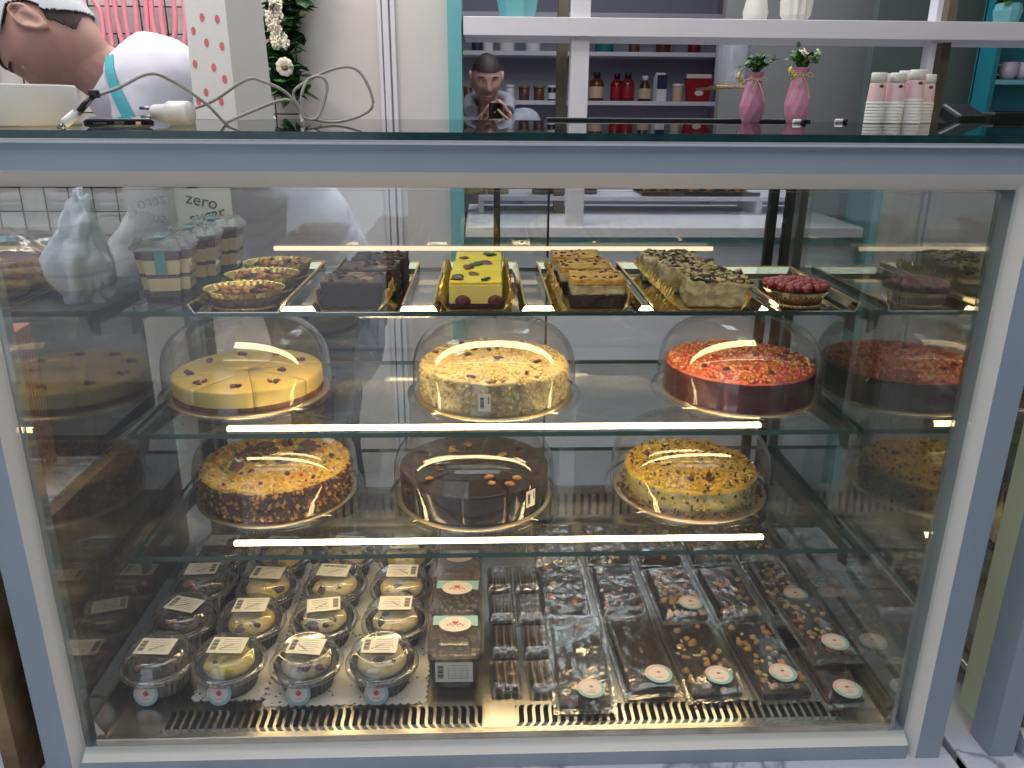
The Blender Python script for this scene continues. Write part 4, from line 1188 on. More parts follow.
def leaf_at(b, p, rnd, s, mi):
    d = Vector((rnd.uniform(-1, 1), rnd.uniform(-1, 1), rnd.uniform(-.5, .8))).normalized(); side = d.cross(Vector((0, 0, 1)))
    if side.length < .1: side = Vector((1, 0, 0))
    side.normalize(); n = side.cross(d)
    P = [p, p+d*s*.30+side*s*.34, p+d*s*.68+side*s*.27, p+d*s, p+d*s*.68-side*s*.27, p+d*s*.30-side*s*.34]
    m1, m2 = p+d*s*.35+n*s*.08, p+d*s*.7+n*s*.07
    V = [b.verts.new(x) for x in P]; a, c = b.verts.new(m1), b.verts.new(m2)
    mi = rnd.randrange(2) if mi == 0 else mi-1
    for f in ((V[0], V[1], a), (V[1], V[2], c, a), (V[2], V[3], c), (V[3], V[4], c), (V[4], V[5], a, c), (V[5], V[0], a)):
        q = b.faces.new(f); q.material_index = mi
vase((.485, .652, TZ), 'mauve faceted vase with green sprigs, left of the two small vases', .088, 'vpink2', False, 1)
vase((.566, .640, TZ), 'pink faceted vase with white blossoms and string bow, right of the two', .097, 'vpink', True, 2)
for (x, y, l) in ((.548, .575, 'small white clip on the counter glass in front of the pink vase'), (.655, .645, 'small white clip on the counter glass between the vase and the cups')):
    b = B(); tube(b, [(-.010, 0, .0035), (.010, 0, .0035)], .0034, 12); tube(b, [(.004, 0, .0035), (.013, 0, .0035)], .0036, 12, 1); o = obj('glass_clip', b, ['wplastic', 'black'], None, (x, y, TZ)); tag(o, l, 'clip')

# stacked paper cups on the neighbouring case
def cup_stack(x, y, n, label, r=.0165):
    t = thing('paper_cup_stack', label, 'cup stack', (x, y, TZ), 0, 'stacks of pale pink paper cups')
    b = B(); z = 0
    for k in range(n):
        lathe(b, [(r*.96, z), (r, z+.0008), (r, z+.0034), (r*.965, z+.0040), (r*.96, z+.0055)], 28, 0, cap0=k == 0, cap1=False); z += .0055
    obj('cup_rims', b, 'paper', t)
    b = B(); lathe(b, [(r*.955, z), (r*.86, z+.030), (r*.85, z+.031), (.0001, z+.031)], 28, 0, cap0=False); obj('top_cup', b, 'pinkcup', t)
    b = B(); lathe(b, [(r*.85, z+.031), (r*.83, z+.047), (r*.80, z+.049), (.0001, z+.049)], 28, 0); obj('cup_base', b, 'paper', t, label='white upturned base')
    b = B(); blob(b, (0, -r*.90, z+.026), (.005, .0012, .003), 0, 1, .3); obj('print', b, 'berry', t)
nm = ['leftmost and nearest of the cup stacks', 'second from the left, set back', 'third from the left, in the near row', 'fourth from the left, set back', 'fifth from the left, in the near row']
for k, (u, y, n) in enumerate([(876, .60, 7), (885, .645, 7), (895, .60, 7), (903, .645, 8), (914, .60, 8)]): cup_stack(at_z(u, 121, TZ).x*0+at_y(u, 100, y).x, y, n, 'pale pink and white paper cup stack, ' + nm[k], .0165)
cup_stack(at_y(925, 100, .66).x, .66, 7, 'pale pink and white paper cup stack half hidden behind the white post', .0165)
#SECTION
# ------------------------------------------------------------------ behind the case: wall dressing and the mirror built as an opening
YW = 1.735
t = thing('wire_grid', 'black wire grid panel hanging on the back wall behind the pink lettering', 'wire panel', (0, YW, 0))
b = B(); x0, x1, z0, z1 = -1.60, -.592, .30, 1.50; pt = .0755
n = int((x1-x0)/pt)
for k in range(n+1): tube(b, [(x1-k*pt, 0, z0), (x1-k*pt, 0, z1)], .0023, 6)
k = 0
while z0+k*pt <= z1+.001: tube(b, [(x0, .004, z0+k*pt+.018), (x1, .004, z0+k*pt+.018)], .0023, 6); k += 1
obj('grid', b, 'wire', t)
t = thing('neon_sign', 'pink tube lettering mounted on the black wire grid', 'sign', (0, 0, 0))
for st in ([(270, -40), (282, 60), (290, 150)], [(346, 190), (322, 60), (320, 22), (334, 18), (372, 92)], [(368, -10), (400, 45), (412, 110), (420, 205)], [(422, -40), (436, 90), (452, 195)], [(452, -40), (470, 90), (492, 182)], [(488, -40), (503, 80), (517, 168)], [(536, -40), (546, 70), (552, 168)], [(578, -40), (588, 70), (592, 160)], [(602, -40), (610, 80), (628, 168)], [(638, -40), (648, 90), (664, 182)], [(686, -40), (702, 80), (692, 188)], [(728, -40), (742, 90), (735, 218)], [(756, -40), (766, 90), (786, 172)]):
    b = B(); tube(b, smooth_path([tuple(at_y(u/4, v/4, 1.70)) for u, v in st], 5), .0072, 10); obj('letter_stroke', b, 'neon', t)
# garland
t = thing('flower_garland', 'hanging garland of green leaves and cream flowers beside the gift bag', 'garland', (0, 0, 0))
rnd = random.Random(11)
path = smooth_path([tuple(at_y(u, v, 1.68)) for u, v in ((300, -40), (290, 0), (282, 30), (278, 55), (284, 80), (292, 92))], 8)
b = B(); tube(b, path, .004, 6); obj('stem', b, 'stem', t)
b = B()
for p in path:
    for k in range(7): leaf_at(b, p+Vector((jit(.03), jit(.02), jit(.02))), rnd, rnd.uniform(.045, .075), 1 if rnd.random() < .8 else 2)
for u, v, s in ((300, 70, .10), (305, 88, .08), (296, 60, .08), (318, 0, .10), (300, 10, .09), (308, 75, .09)): leaf_at(b, at_y(u-8, v, 1.66), rnd, s, 1 if v > 20 else 2)
obj('foliage', b, ['leaf', 'leaf2'], t)['kind'] = 'stuff'
for u, v, n in ((276, 4, 8), (274, 20, 16), (281, 40, 18), (276, 32, 8)):
    for k in range(n):
        b = B()
        for f in range(5): blob(b, (.008*math.cos(f*1.256), .008*math.sin(f*1.256), 0), (.007, .007, .0025), 0, 1, .2)
        p = at_y(u+rnd.uniform(-7, 7), v+rnd.uniform(-6, 6), 1.625); obj('blossom', b, 'petal', t, p, (PI/2+jit(.5), jit(.5), rnd.random()*3))
b = B()
for f in range(9):
    a = f*2*PI/9; blob(b, (.016*math.cos(a), .016*math.sin(a), 0), (.011, .011, .004), 0, 2, .2)
blob(b, (0, 0, .004), (.010, .010, .006), 1, 2, .2)
obj('rose', b, ['petal', 'brownedge'], t, at_y(285, 67, 1.60), (PI/2+.15, 0, 0), label='cream flower with dark centre')

# white shelving standing in the opening built for the mirror
t = thing('white_shelving', 'white open shelving unit with thick boards standing in the opening built for the mirror', 'shelf unit', (0, 0, 0))
b = B(); box(b, .2775, 1.75, 1.40, .056, .06, 1.82, bev=.002); obj('post', b, 'white', t)
xp = at_y(926, 100, 1.72).x
b = B(); box(b, xp, 1.75, 1.40, .018, .05, 1.82, bev=.002); obj('post', b, 'white', t)
b = B(); box(b, 1.26, 1.85, 1.1025, 2.68, .30, .053, bev=.002); obj('upper_board', b, 'white', t)
b = B(); box(b, 1.26, 2.02, .4855, 2.68, .64, .033, bev=.002); obj('lower_board', b, 'white', t)
b = B(); box(b, 1.26, 2.18, .556, 2.60, .26, .016, bev=.002)
for x in (-.03, 1.0, 2.3): box(b, x, 2.18, .525, .02, .24, .046)
obj('low_shelf', b, 'white', t)
b = B(); xo = at_y(562, 80, 2.06).x; box(b, xo, 2.08, .80, .036, .04, .60); box(b, xo, 2.08, 1.7, .036, .04, 1.2); obj('rear_post', b, 'olive', t, label='olive brown rear post')
b = B(); xo = at_y(936, 100, 1.80).x; box(b, xo+.006, 1.83, 1.40, .028, .06, 1.8); obj('side_panel', b, 'olive', t, label='brown side panel')

# far room, a mirror image built as real geometry: wall shelves
xl, xr = -.30, 1.628
for z, l in ((1.454, 'highest'), (1.216, 'middle'), (.905, 'lowest')):
    b = B(); box(b, (xl+xr)/2, 5.02, z-.014, xr-xl, .34, .028, bev=.003); o = obj('wall_shelf', b, 'white'); tag(o, l+' white wall shelf in the mirrored room', 'shelf', 'white shelves in the mirrored room')
b = B(); x = at_y(722, 60, 3.3).x; box(b, x+.41, 3.33, .9, .82, .06, 2.8); structure('wall_grey', b, 'darkwall')
x2 = at_y(872, 60, 2.9).x
b = B(); box(b, x2+.5, 2.93, .9, 1.0, .06, 2.8); structure('wall_dark', b, 'darkpanel')
# bottles
def bottle(u, v, r, h, name, label, cat, body, cap, lab=None, shape='syrup', group=None, y=4.93):
    p = at_y(u, v, y); z = .905 if p.z < 1.05 else 1.216
    t = thing(name, label, cat, (p.x, y, z), 0, group)
    if shape == 'syrup': prof = [(r*.96, 0), (r, .004), (r, h*.60), (r*.85, h*.70), (r*.42, h*.80), (r*.40, h*.84)]
    elif shape == 'squeeze': prof = [(r*.95, 0), (r, .006), (r, h*.35), (r*.80, h*.55), (r*.62, h*.70), (r*.40, h*.82), (r*.38, h*.85)]
    else: prof = [(r*.96, 0), (r, .004), (r, h*.80), (r*.9, h*.84)]
    b = B(); lathe(b, prof, 24); obj('body', b, body, t)
    k = prof[-1][0]*1.25; b = B(); lathe(b, [(k, h*.82), (k, h*.98), (k*.9, h), (.0001, h)], 20); obj('cap', b, cap, t)
    if lab:
        b = B(); lathe(b, [(r*1.01, h*.10), (r*1.015, h*.12), (r*1.015, h*.48), (r*1.01, h*.50)], 24, cap0=False, cap1=False); obj('wrap_label', b, lab, t)
    return t
bottle(596, 100, .050, .185, 'syrup_bottle', 'amber syrup bottle with black cap, leftmost on the far shelf right of the white post', 'bottle', 'amber', 'black', 'beige')
bottle(616, 100, .043, .178, 'syrup_bottle', 'dark red syrup bottle with black cap, left of its close pair', 'bottle', 'redbottle', 'black', 'red')
bottle(627, 100, .046, .182, 'syrup_bottle', 'dark red syrup bottle with black cap, right of its close pair', 'bottle', 'redbottle', 'black', 'red', y=4.90)
bottle(644, 101, .046, .165, 'sauce_bottle', 'brown squeeze sauce bottle with white cap and pale label on the far shelf', 'bottle', 'brownsauce', 'wplastic', 'beige', 'squeeze')
p = at_y(659, 101, 4.93); t = thing('milk_carton', 'white and navy printed carton with white cap on the far shelf', 'carton', (p.x, 4.93, .905), .2)
b = B(); box(b, 0, 0, .075, .070, .070, .15); prism(b, [(-.035, .15), (.035, .15), (0, .185)], 'x', -.035, .035); obj('body', b, 'paper', t)
b = B(); box(b, 0, -.0355, .125, .071, .003, .09); obj('print', b, 'navy', t)
b = B(); lathe(b, [(.012, 0), (.012, .012), (.0001, .012)], 16, c=(0, 0, .172)); obj('cap', b, 'wplastic', t)
bottle(677, 102, .036, .115, 'glass_jar', 'small pale jar beside the red pouch on the far shelf', 'jar', 'beige', 'wplastic', None, 'jar')
p = at_y(697, 102, 4.9); t = thing('food_pouch', 'large red stand-up pouch with pale top on the far shelf', 'pouch', (p.x, 4.9, .905), 0)
b = B(); prism(b, [(-.075, 0), (.075, 0), (.088, .15), (-.088, .15)], 'y', -.035, .03); obj('body', b, 'red', t)
b = B(); box(b, 0, -.003, .163, .172, .012, .028, bev=.003); obj('seal', b, 'paper', t, label='pale sealed top')
b = B(); lathe(b, [(.03, 0), (.0001, .001)], 20, mtx=Matrix.Translation((0, -.0355, .055)) @ Matrix.Rotation(PI/2, 4, 'X') @ Matrix.Scale(.6, 4, (0, 1, 0)), cap0=False, cap1=False); obj('print', b, 'stick', t)
for u, r, h, b1, nm, lab in ((510, .03, .10, 'wplastic', 'glass_jar', 'small white topped jar beside the hooded person'), (524, .036, .095, 'jar2', 'glass_jar', 'clear jar with brown filling, left of two on the far shelf'), (539, .036, .095, 'jar2', 'glass_jar', 'clear jar with brown filling, right of two on the far shelf'), (552, .030, .10, 'black', 'glass_jar', 'small black and white jar next to the olive post'), (468, .03, .09, 'jar2', 'glass_jar', 'dark jar beside the teal frame, left of the hooded person')):
    bottle(u, 99, r, h, nm, lab, 'jar', b1, 'wplastic' if b1 != 'jar2' else 'brownedge', 'paper' if b1 == 'black' else None, 'jar')
for u, r, h, b1, c, lab in ((477, .035, .11, 'navy', 'paper', 'dark tub at the left of the middle far shelf'), (488, .035, .11, 'paper', 'navy', 'white tub with dark print on the middle far shelf'), (507, .05, .12, 'paper', 'navy', 'wide white tub on the middle far shelf'), (533, .05, .12, 'paper', 'black', 'white and grey tub left of the olive post on the middle far shelf'), (604, .062, .13, 'tealdark', 'teal', 'deep teal canister on the middle far shelf'), (634, .036, .12, 'jar2', 'beige', 'brown jar on the middle far shelf'), (663, .05, .13, 'amber', 'beige', 'rust coloured jar with pale base on the middle far shelf'), (694, .042, .13, 'redbottle', 'red', 'dark red jar at the right of the middle far shelf')):
    bottle(u, 50, r, h, 'storage_jar', lab, 'jar', b1, c, None, 'jar')

# ornaments on the upper board
UZ = 1.1295
def vase_plain(u, y, prof, m, label, facet=0):
    x = at_y(u, 18, y).x; t = thing('ornament_vase', label, 'vase', (x, y, UZ))
    b = B(); lathe(b, prof, facet or 28, smooth=not facet, rib=1 if facet else 0, ribamp=.06 if facet else 0); obj('body', b, m, t)
    b = B(); r, z = prof[-1]; lathe(b, [(r, z), (r*1.08, z+.004), (r*.9, z+.004), (r*.85, z-.02)], 28, cap0=False, cap1=False); obj('rim', b, m, t)
vase_plain(518, 1.80, [(.050, 0), (.058, .03), (.066, .08), (.055, .13), (.045, .18)], 'teal', 'faceted turquoise vase on the upper white board near the teal frame', 14)
vase_plain(755, 1.84, [(.034, 0), (.040, .03), (.032, .07), (.018, .12), (.015, .20), (.018, .22)], 'vwhite', 'slender cream vase on the upper white board, left of two')
vase_plain(795, 1.80, [(.030, 0), (.044, .02), (.047, .06), (.034, .11), (.020, .15), (.022, .17)], 'vwhite', 'rounded cream vase on the upper white board, right of two', 24)
t = thing('turquoise_pot', 'small turquoise pot with green leaves at the right end of the upper board', 'plant pot', (at_y(1006, 20, 1.80).x, 1.80, UZ))
b = B(); lathe(b, [(.034, 0), (.042, .04), (.036, .062), (.032, .062), (.030, .05)], 10, smooth=False); obj('pot', b, 'teal', t)
b = B()
for k in range(40): leaf_at(b, Vector((jit(.03), jit(.03), .06+rnd.random()*.05)), rnd, .04, 1 if k % 3 else 2)
obj('foliage', b, ['leaf', 'leaf2'], t)['kind'] = 'stuff'

# clear canister on its little gold shelf
p = at_y(731, 86, 2.45); t = thing('gold_wall_shelf', 'thin gold rail shelf carrying the clear canister', 'shelf', (p.x, 2.45, p.z))
b = B(); box(b, 0, 0, -.004, .15, .12, .008, bev=.002); obj('plate', b, 'gold', t)
b = B(); tube(b, [(.07, 0, 0), (.07, .82, 0)], .006, 8); obj('rail', b, 'gold', t)
t = thing('clear_canister', 'tall clear plastic canister on the gold shelf above the mauve vase', 'canister', (p.x-.005, 2.45, p.z+.0005))
b = B(); lathe(b, [(.062, 0), (.064, .004), (.066, .16), (.066, .18)], 40, cap1=False); obj('body', b, 'canister', t)
b = B(); lathe(b, [(.069, .172), (.069, .19), (.0001, .192)], 40, cap0=False); obj('lid', b, 'clear', t)

# right hand end: counter device, teal cabinet with mugs
t = thing('card_terminal', 'black card terminal behind the counter near the right edge', 'payment device', (at_y(962, 116, 1.2).x, 1.2, at_y(962, 121, 1.2).z-.02))
b = B(); box(b, 0, 0, .03, .075, .10, .04, bev=.008, rx=.3); obj('body', b, 'black', t)
b = B(); tube(b, [(.03, 0, .02), (.09, .02, .012), (.15, .02, .012)], .004, 8); obj('cord', b, 'black', t)
b = B(); box(b, 0, 0, .01, .060, .05, .003, rx=.3); obj('keypad', b, 'alu_dark', t)
t = thing('receipt_printer', 'flat black receipt printer at the right edge behind the counter', 'printer', (at_y(1010, 117, 1.25).x, 1.25, at_y(1010, 121, 1.25).z-.02))
b = B(); box(b, 0, 0, .021, .17, .13, .042, bev=.006); obj('body', b, 'black', t)
b = B(); box(b, 0, -.02, .0435, .12, .006, .003); obj('paper_slot', b, 'alu_dark', t)
b = B(); box(b, 1.25, 1.25, .20, .75, .30, 1.26, bev=.004); zc = at_y(1010, 121, 1.25).z-.02
for v in b.verts: v.co.z = zc-.0005 if v.co.z > .2 else FZ
o = obj('back_counter', b, 'darkpanel'); tag(o, 'dark back counter carrying the black card terminal and printer', 'counter')
xs = at_y(983, 60, 2.6).x+.05
t = thing('teal_cabinet', 'deep teal open wall cabinet with mugs at the right edge', 'cabinet', (xs, 2.6, 0))
zs = at_y(1005, 80, 2.6).z
b = B(); box(b, .35, .13, 1.2, .70, .02, 1.5); obj('back_panel', b, 'tealdark', t)
b = B(); box(b, .01, .065, 1.2, .02, .13, 1.5); box(b, .69, .065, 1.2, .02, .13, 1.5); box(b, .35, .065, .46, .70, .13, .02); obj('carcass', b, 'tealdark', t)
b = B(); box(b, .35, .06, zs-.008, .66, .12, .018); obj('shelf', b, 'teal', t)
for u, l in ((1007, 'lilac mug on the teal cabinet shelf, left of two'), (1022, 'lilac mug on the teal cabinet shelf, right of two at the photo edge')):
    t2 = thing('mug', l, 'mug', (at_y(u, 77, 2.65).x, 2.65, zs+.0015))
    b = B(); lathe(b, [(.024, 0), (.036, .02), (.037, .07), (.034, .07), (.032, .02), (.0001, .01)], 24); obj('body', b, 'lilac', t2)
    b = B(); tube(b, smooth_path([(-.034, 0, .058), (-.056, 0, .056), (-.056, 0, .026), (-.035, 0, .020)], 6), .004, 8); obj('handle', b, 'lilac', t2)

# low shelf goods, seen through the case
LZ = .5645
for u, r, h, m, l in ((474, .045, .10, 'jar', 'wide jar of pale yellow filling behind the case, next to the teal frame'), (498, .04, .10, 'jar', 'second jar of pale filling on the low shelf behind the case'), (540, .032, .085, 'jar2', 'glass jar with brown filling on the low shelf, left of the white post'), (557, .030, .085, 'jar2', 'dark brown jar on the low shelf touching the white post'), (590, .026, .08, 'jar2', 'small brown jar on the low shelf right of the white post')):
    x = at_y(u, 200, 2.15).x; t = thing('filled_jar', l, 'jar', (x, 2.15, LZ))
    b = B(); lathe(b, [(r*.95, 0), (r, .004), (r, h*.75), (.0001, h*.76)], 28); obj('contents', b, m, t)
    b = B(); lathe(b, [(r*1.04, 0), (r*1.06, .006), (r*1.06, h*.85), (r*.9, h)], 28, cap1=False); obj('glass', b, 'clear', t)
    b = B(); lathe(b, [(r*.95, h), (r*.95, h+.015), (.0001, h+.016)], 28); obj('lid', b, 'gold', t)
tb = thing('pastry_tray', 'shallow tray under the golden pastries on the low shelf', 'tray', (at_y(694, 203, 2.15).x, 2.15, LZ))
b = B(); box(b, 0, 0, .003, .44, .18, .005, bev=.002); obj('plate', b, 'mirror', tb)
b = B()
for s in (-1, 1): box(b, 0, s*.09, .008, .44, .005, .012)
obj('rim', b, 'mirror', tb)
for k in range(9):
    t = thing('twisted_pastry', 'golden twisted pastry among others on the low shelf tray behind the case', 'pastry', (tb.location.x-.18+k*.045, 2.15+.012*(-1)**k, LZ+.0065), .3+jit(.4), 'golden pastries on the low shelf tray')
    b = B(); tube(b, smooth_path([(-.02, -.06, .016), (.004, -.03, .024), (-.004, 0, .026), (.004, .03, .024), (.02, .06, .016)], 6), .018, 10, radii=[.008+.013*math.sin(PI*i/24) for i in range(25)])
    for v in b.verts: v.co += noise.noise_vector(v.co*60)*.004; v.co.z = max(0, v.co.z)
    obj('crust', b, 'pastry', t)
    b = B()
    for i in range(5): blob(b, (jit(.008), -.04+i*.02, .040), (.005, .008, .003), 0, 1, .4)
    obj('glaze', b, 'walnut', t)

# left neighbour: wooden shelf with bread
t = thing('wooden_shelf', 'dark wooden shelf board left of the case holding the bagged bread', 'shelf', (-1.0, .51, .545))
b = B(); box(b, 0, 0, 0, .62, .28, .022, bev=.003); obj('board', b, 'wood', t)
b = B(); box(b, 0, 0, -.132, .60, .26, .243, bev=.003); obj('carcass', b, 'wood', t)
SZ = .5562
t = thing('bread_bag', 'brown loaf in a clear plastic bag on the shelf left of the case', 'bread', (-.872, .505, SZ), .1)
b = B(); blob(b, (0, 0, .048), (.135, .075, .048), 0, 4, .12, None, 3., 2.)
for v in b.verts: v.co.z = max(.002, v.co.z)
obj('loaf', b, 'bread', t)
b = B(); blob(b, (0, 0, .054), (.155, .090, .056), 0, 4, .22, None, 8., 4.)
for v in b.verts: v.co.z = max(.0005, v.co.z)
obj('plastic_bag', b, 'bagfilm', t, label='clear plastic bag')
b = B(); box(b, .03, -.04, .101, .03, .018, .001, rz=.4, rx=.4); obj('sticker', b, 'tealtape', t)
t = thing('white_bag', 'crumpled white bag standing on the shelf beside the bread', 'bag', (-.700, .43, SZ), .1)
b = B(); blob(b, (0, 0, .085), (.044, .045, .10), 0, 5, .25, None, 5., 2.)
for v in b.verts:
    q = Vector((v.co.x*30, v.co.y*30, v.co.z*9)); d = (abs(noise.noise(q))-.25)*.030+(abs(noise.noise(q*2.2))-.2)*.012
    n = V_xy = Vector((v.co.x, v.co.y, .3*(v.co.z-.06))); n = n.normalized() if n.length > 1e-6 else Vector((0, 0, 1))
    v.co += n*d; k = min(1, max(0, (v.co.z-.08)/.10)); v.co.x = v.co.x*(1-.55*k)+.012*k; v.co.y *= 1-.55*k; v.co.z = max(.0005, v.co.z)
obj('bag', b, 'whitebag', t)
t = thing('striped_box', 'pink striped cardboard box on the marble counter left of the case', 'box', (-.825, .30, .2905), .1)
b = B(); box(b, 0, 0, .125, .14, .10, .25, bev=.002); obj('carton', b, 'stripe', t)
b = B()
for k in range(9):
    box(b, -.06+k*.015, -.0502, .125, .004, .0008, .24); box(b, .0702, -.042+k*.0105, .125, .0008, .003, .24)
obj('stripe_print', b, 'stripe2', t)
# small goods in the neighbouring case, lower right corner
t = thing('cupcake', 'chocolate cupcake with purple striped frosting in the neighbouring case, lower right corner', 'cupcake', (at_y(1022, 700, .10).x, .10, .0140))
b = B(); lathe(b, [(.028, 0), (.036, .035), (.0001, .036)], 32, rib=1, ribamp=.03, smooth=False); obj('paper_case', b, 'purple', t)
b = B()
for k in range(5): lathe(b, [(.036-k*.007, .036+k*.010), (.034-k*.007, .046+k*.010), (.028-k*.006, .047+k*.010)], 24, k % 2, cap0=k == 0, cap1=k == 4)
obj('frosting', b, ['purple', 'black'], t)
for k, (m, dy, l) in enumerate((('blue', .30, 'small blue printed packet in the gap at the right, behind the red one'), ('red', .20, 'small red printed packet in the gap at the right'))):
    t = thing('snack_packet', l, 'packet', (.885+.02*k, dy+.05, .0135), .3)
    b = B(); blob(b, (0, 0, .075), (.045, .022, .075), 0, 3, .12)
    for v in b.verts: v.co.z = max(0, v.co.z)
    obj('pouch', b, m, t)
    b = B(); box(b, 0, 0, .152, .08, .004, .012); obj('seal', b, 'wplastic', t)
#SECTION
# ------------------------------------------------------------------ people
def head_bm(seg=72, rings=54):
    """head centred at the origin, face towards +y, crown +z, metres"""
    b = B(); g = math.exp
    rows = []
    for i in range(rings+1):
        th = PI*i/rings; row = []
        for k in range(seg):
            ph = 2*PI*k/seg
            x, y, z = math.sin(th)*math.cos(ph), math.sin(th)*math.sin(ph), math.cos(th)
            p = Vector((x*.075, y*.094, z*.116)); t = max(0, -z)
            p.x *= 1-.30*t**1.3
            if y < 0: p.y *= 1-.42*t**1.2
            else: p.y *= 1-.06*t
            if z > .2 and y < 0: p.y *= 1.03
            if y > 0:
                X, Z = p.x, p.z
                d = .006*g(-(X/.024)**2-((Z+.100)/.016)**2)                       # chin
                d += .021*g(-(X/.0115)**2-((Z+.024)/.013)**2)                    # nose tip
                d += .013*g(-(X/.009)**2-((Z+.004)/.020)**2)                     # nose ridge
                d += .006*g(-((abs(X)-.012)/.006)**2-((Z+.029)/.008)**2)         # wings
                d -= .010*g(-((abs(X)-.031)/.014)**2-((Z-.012)/.011)**2)         # sockets
                d += .005*g(-((abs(X)-.030)/.022)**2-((Z-.032)/.008)**2)         # brow
                d += .005*g(-((abs(X)-.040)/.018)**2-((Z+.018)/.016)**2)         # cheek
                d += .006*g(-(X/.021)**2-((Z+.055)/.006)**2)+.0065*g(-(X/.018)**2-((Z+.068)/.006)**2)
                d -= .003*g(-(X/.022)**2-((Z+.0615)/.003)**2)
                p.y += d*min(1, y*3)
            row.append(b.verts.new(p))
        rows.append(row)
    for i in range(rings):
        for k in range(seg):
            a = (rows[i][k], rows[i][(k+1) % seg], rows[i+1][(k+1) % seg], rows[i+1][k])
            try: b.faces.new(a)
            except ValueError: pass
    bmesh.ops.remove_doubles(b, verts=b.verts, dist=1e-5)
    for s in (-1, 1):                                                            # ears
        pts = []
        for k in range(20):
            a = 2*PI*k/20; ry = .0175*(1 if math.sin(a) > 0 else .8)
            pts.append((s*(.0765+.007*abs(math.sin(a*.5+.4))), -.012-ry*math.cos(a)*1.0-.006*math.sin(a), .004+.031*math.sin(a)))
        tube(b, pts, .0042, 8, closed=True)
        blob(b, (s*.074, -.012, .002), (.005, .015, .027), 0, 2)
        tube(b, smooth_path([(s*.079, -.018, .020), (s*.081, -.020, .0), (s*.078, -.010, -.014)], 4), .0035, 6)
        blob(b, (s*.077, -.007, -.026), (.0055, .008, .010), 0, 2)
    return b

def frame_of(f, up):
    f = Vector(f).normalized(); up = Vector(up); up = (up-f*up.dot(f)).normalized(); r = f.cross(up)
    return Matrix(((r.x, f.x, up.x), (r.y, f.y, up.y), (r.z, f.z, up.z))).to_4x4()

def skin_bm(joints, edges, sub=2):
    """joints {name:(pos, radius)}; grown with Skin + Subdivision and read back as a bmesh"""
    names = list(joints); me = bpy.data.meshes.new('tmp')
    me.from_pydata([joints[n][0] for n in names], [(names.index(a), names.index(c)) for a, c in edges], [])
    o = bpy.data.objects.new('tmp', me); COL.objects.link(o)
    o.modifiers.new('skin', 'SKIN'); s = o.modifiers.new('sub', 'SUBSURF'); s.levels = sub; s.render_levels = sub
    for i, n in enumerate(names):
        r = joints[n][1]; me.skin_vertices[0].data[i].radius = r if isinstance(r, tuple) else (r, r)
    me.skin_vertices[0].data[0].use_root = True
    dg = bpy.context.evaluated_depsgraph_get(); dg.update()
    me2 = bpy.data.meshes.new_from_object(o.evaluated_get(dg)); b = B(); b.from_mesh(me2)
    bpy.data.objects.remove(o); bpy.data.meshes.remove(me); bpy.data.meshes.remove(me2)
    for f in b.faces: f.smooth = True
    return b

def chain(*n): return list(zip(n, n[1:]))

def hand_bm(b, wrist, d, palm_n, curl=.5, side=1, s=1.):
    """palm with five bent fingers; d = direction of the fingers, palm_n = palm normal"""
    d = Vector(d).normalized(); n = Vector(palm_n); n = (n-d*n.dot(d)).normalized(); w = d.cross(n)*side; p = Vector(wrist)
    J = {'w': (p, .023*s), 'm': (p+d*.045*s, (.034*s, .017*s)), 'k': (p+d*.085*s, (.036*s, .015*s))}
    t = skin_bm(J, chain('w', 'm', 'k')); merge(b, t)
    for i, (o, L) in enumerate(((-.027, .066), (-.009, .076), (.009, .071), (.026, .056))):
        q = p+d*.078*s+w*o*s; pts = [q]; a = 0
        for k in range(3):
            a += curl*(.5+.25*k); q = q+(d*math.cos(a)+n*math.sin(a))*(L*s*(.45, .32, .25)[k]); pts.append(q)
        tube(b, smooth_path(pts, 4), .008*s, 8, radii=[(.0085-.0028*j/12)*s for j in range(13)])
    q = p+d*.028*s-w*.026*s; pts = [q, q+(d*.5-w*.8+n*.2)*.034*s, q+(d*.9-w*.8+n*.45)*.052*s, q+(d*1.3-w*.6+n*.7)*.062*s]
    tube(b, smooth_path(pts, 4), .009*s, 8, radii=[(.0105-.0035*j/12)*s for j in range(13)])

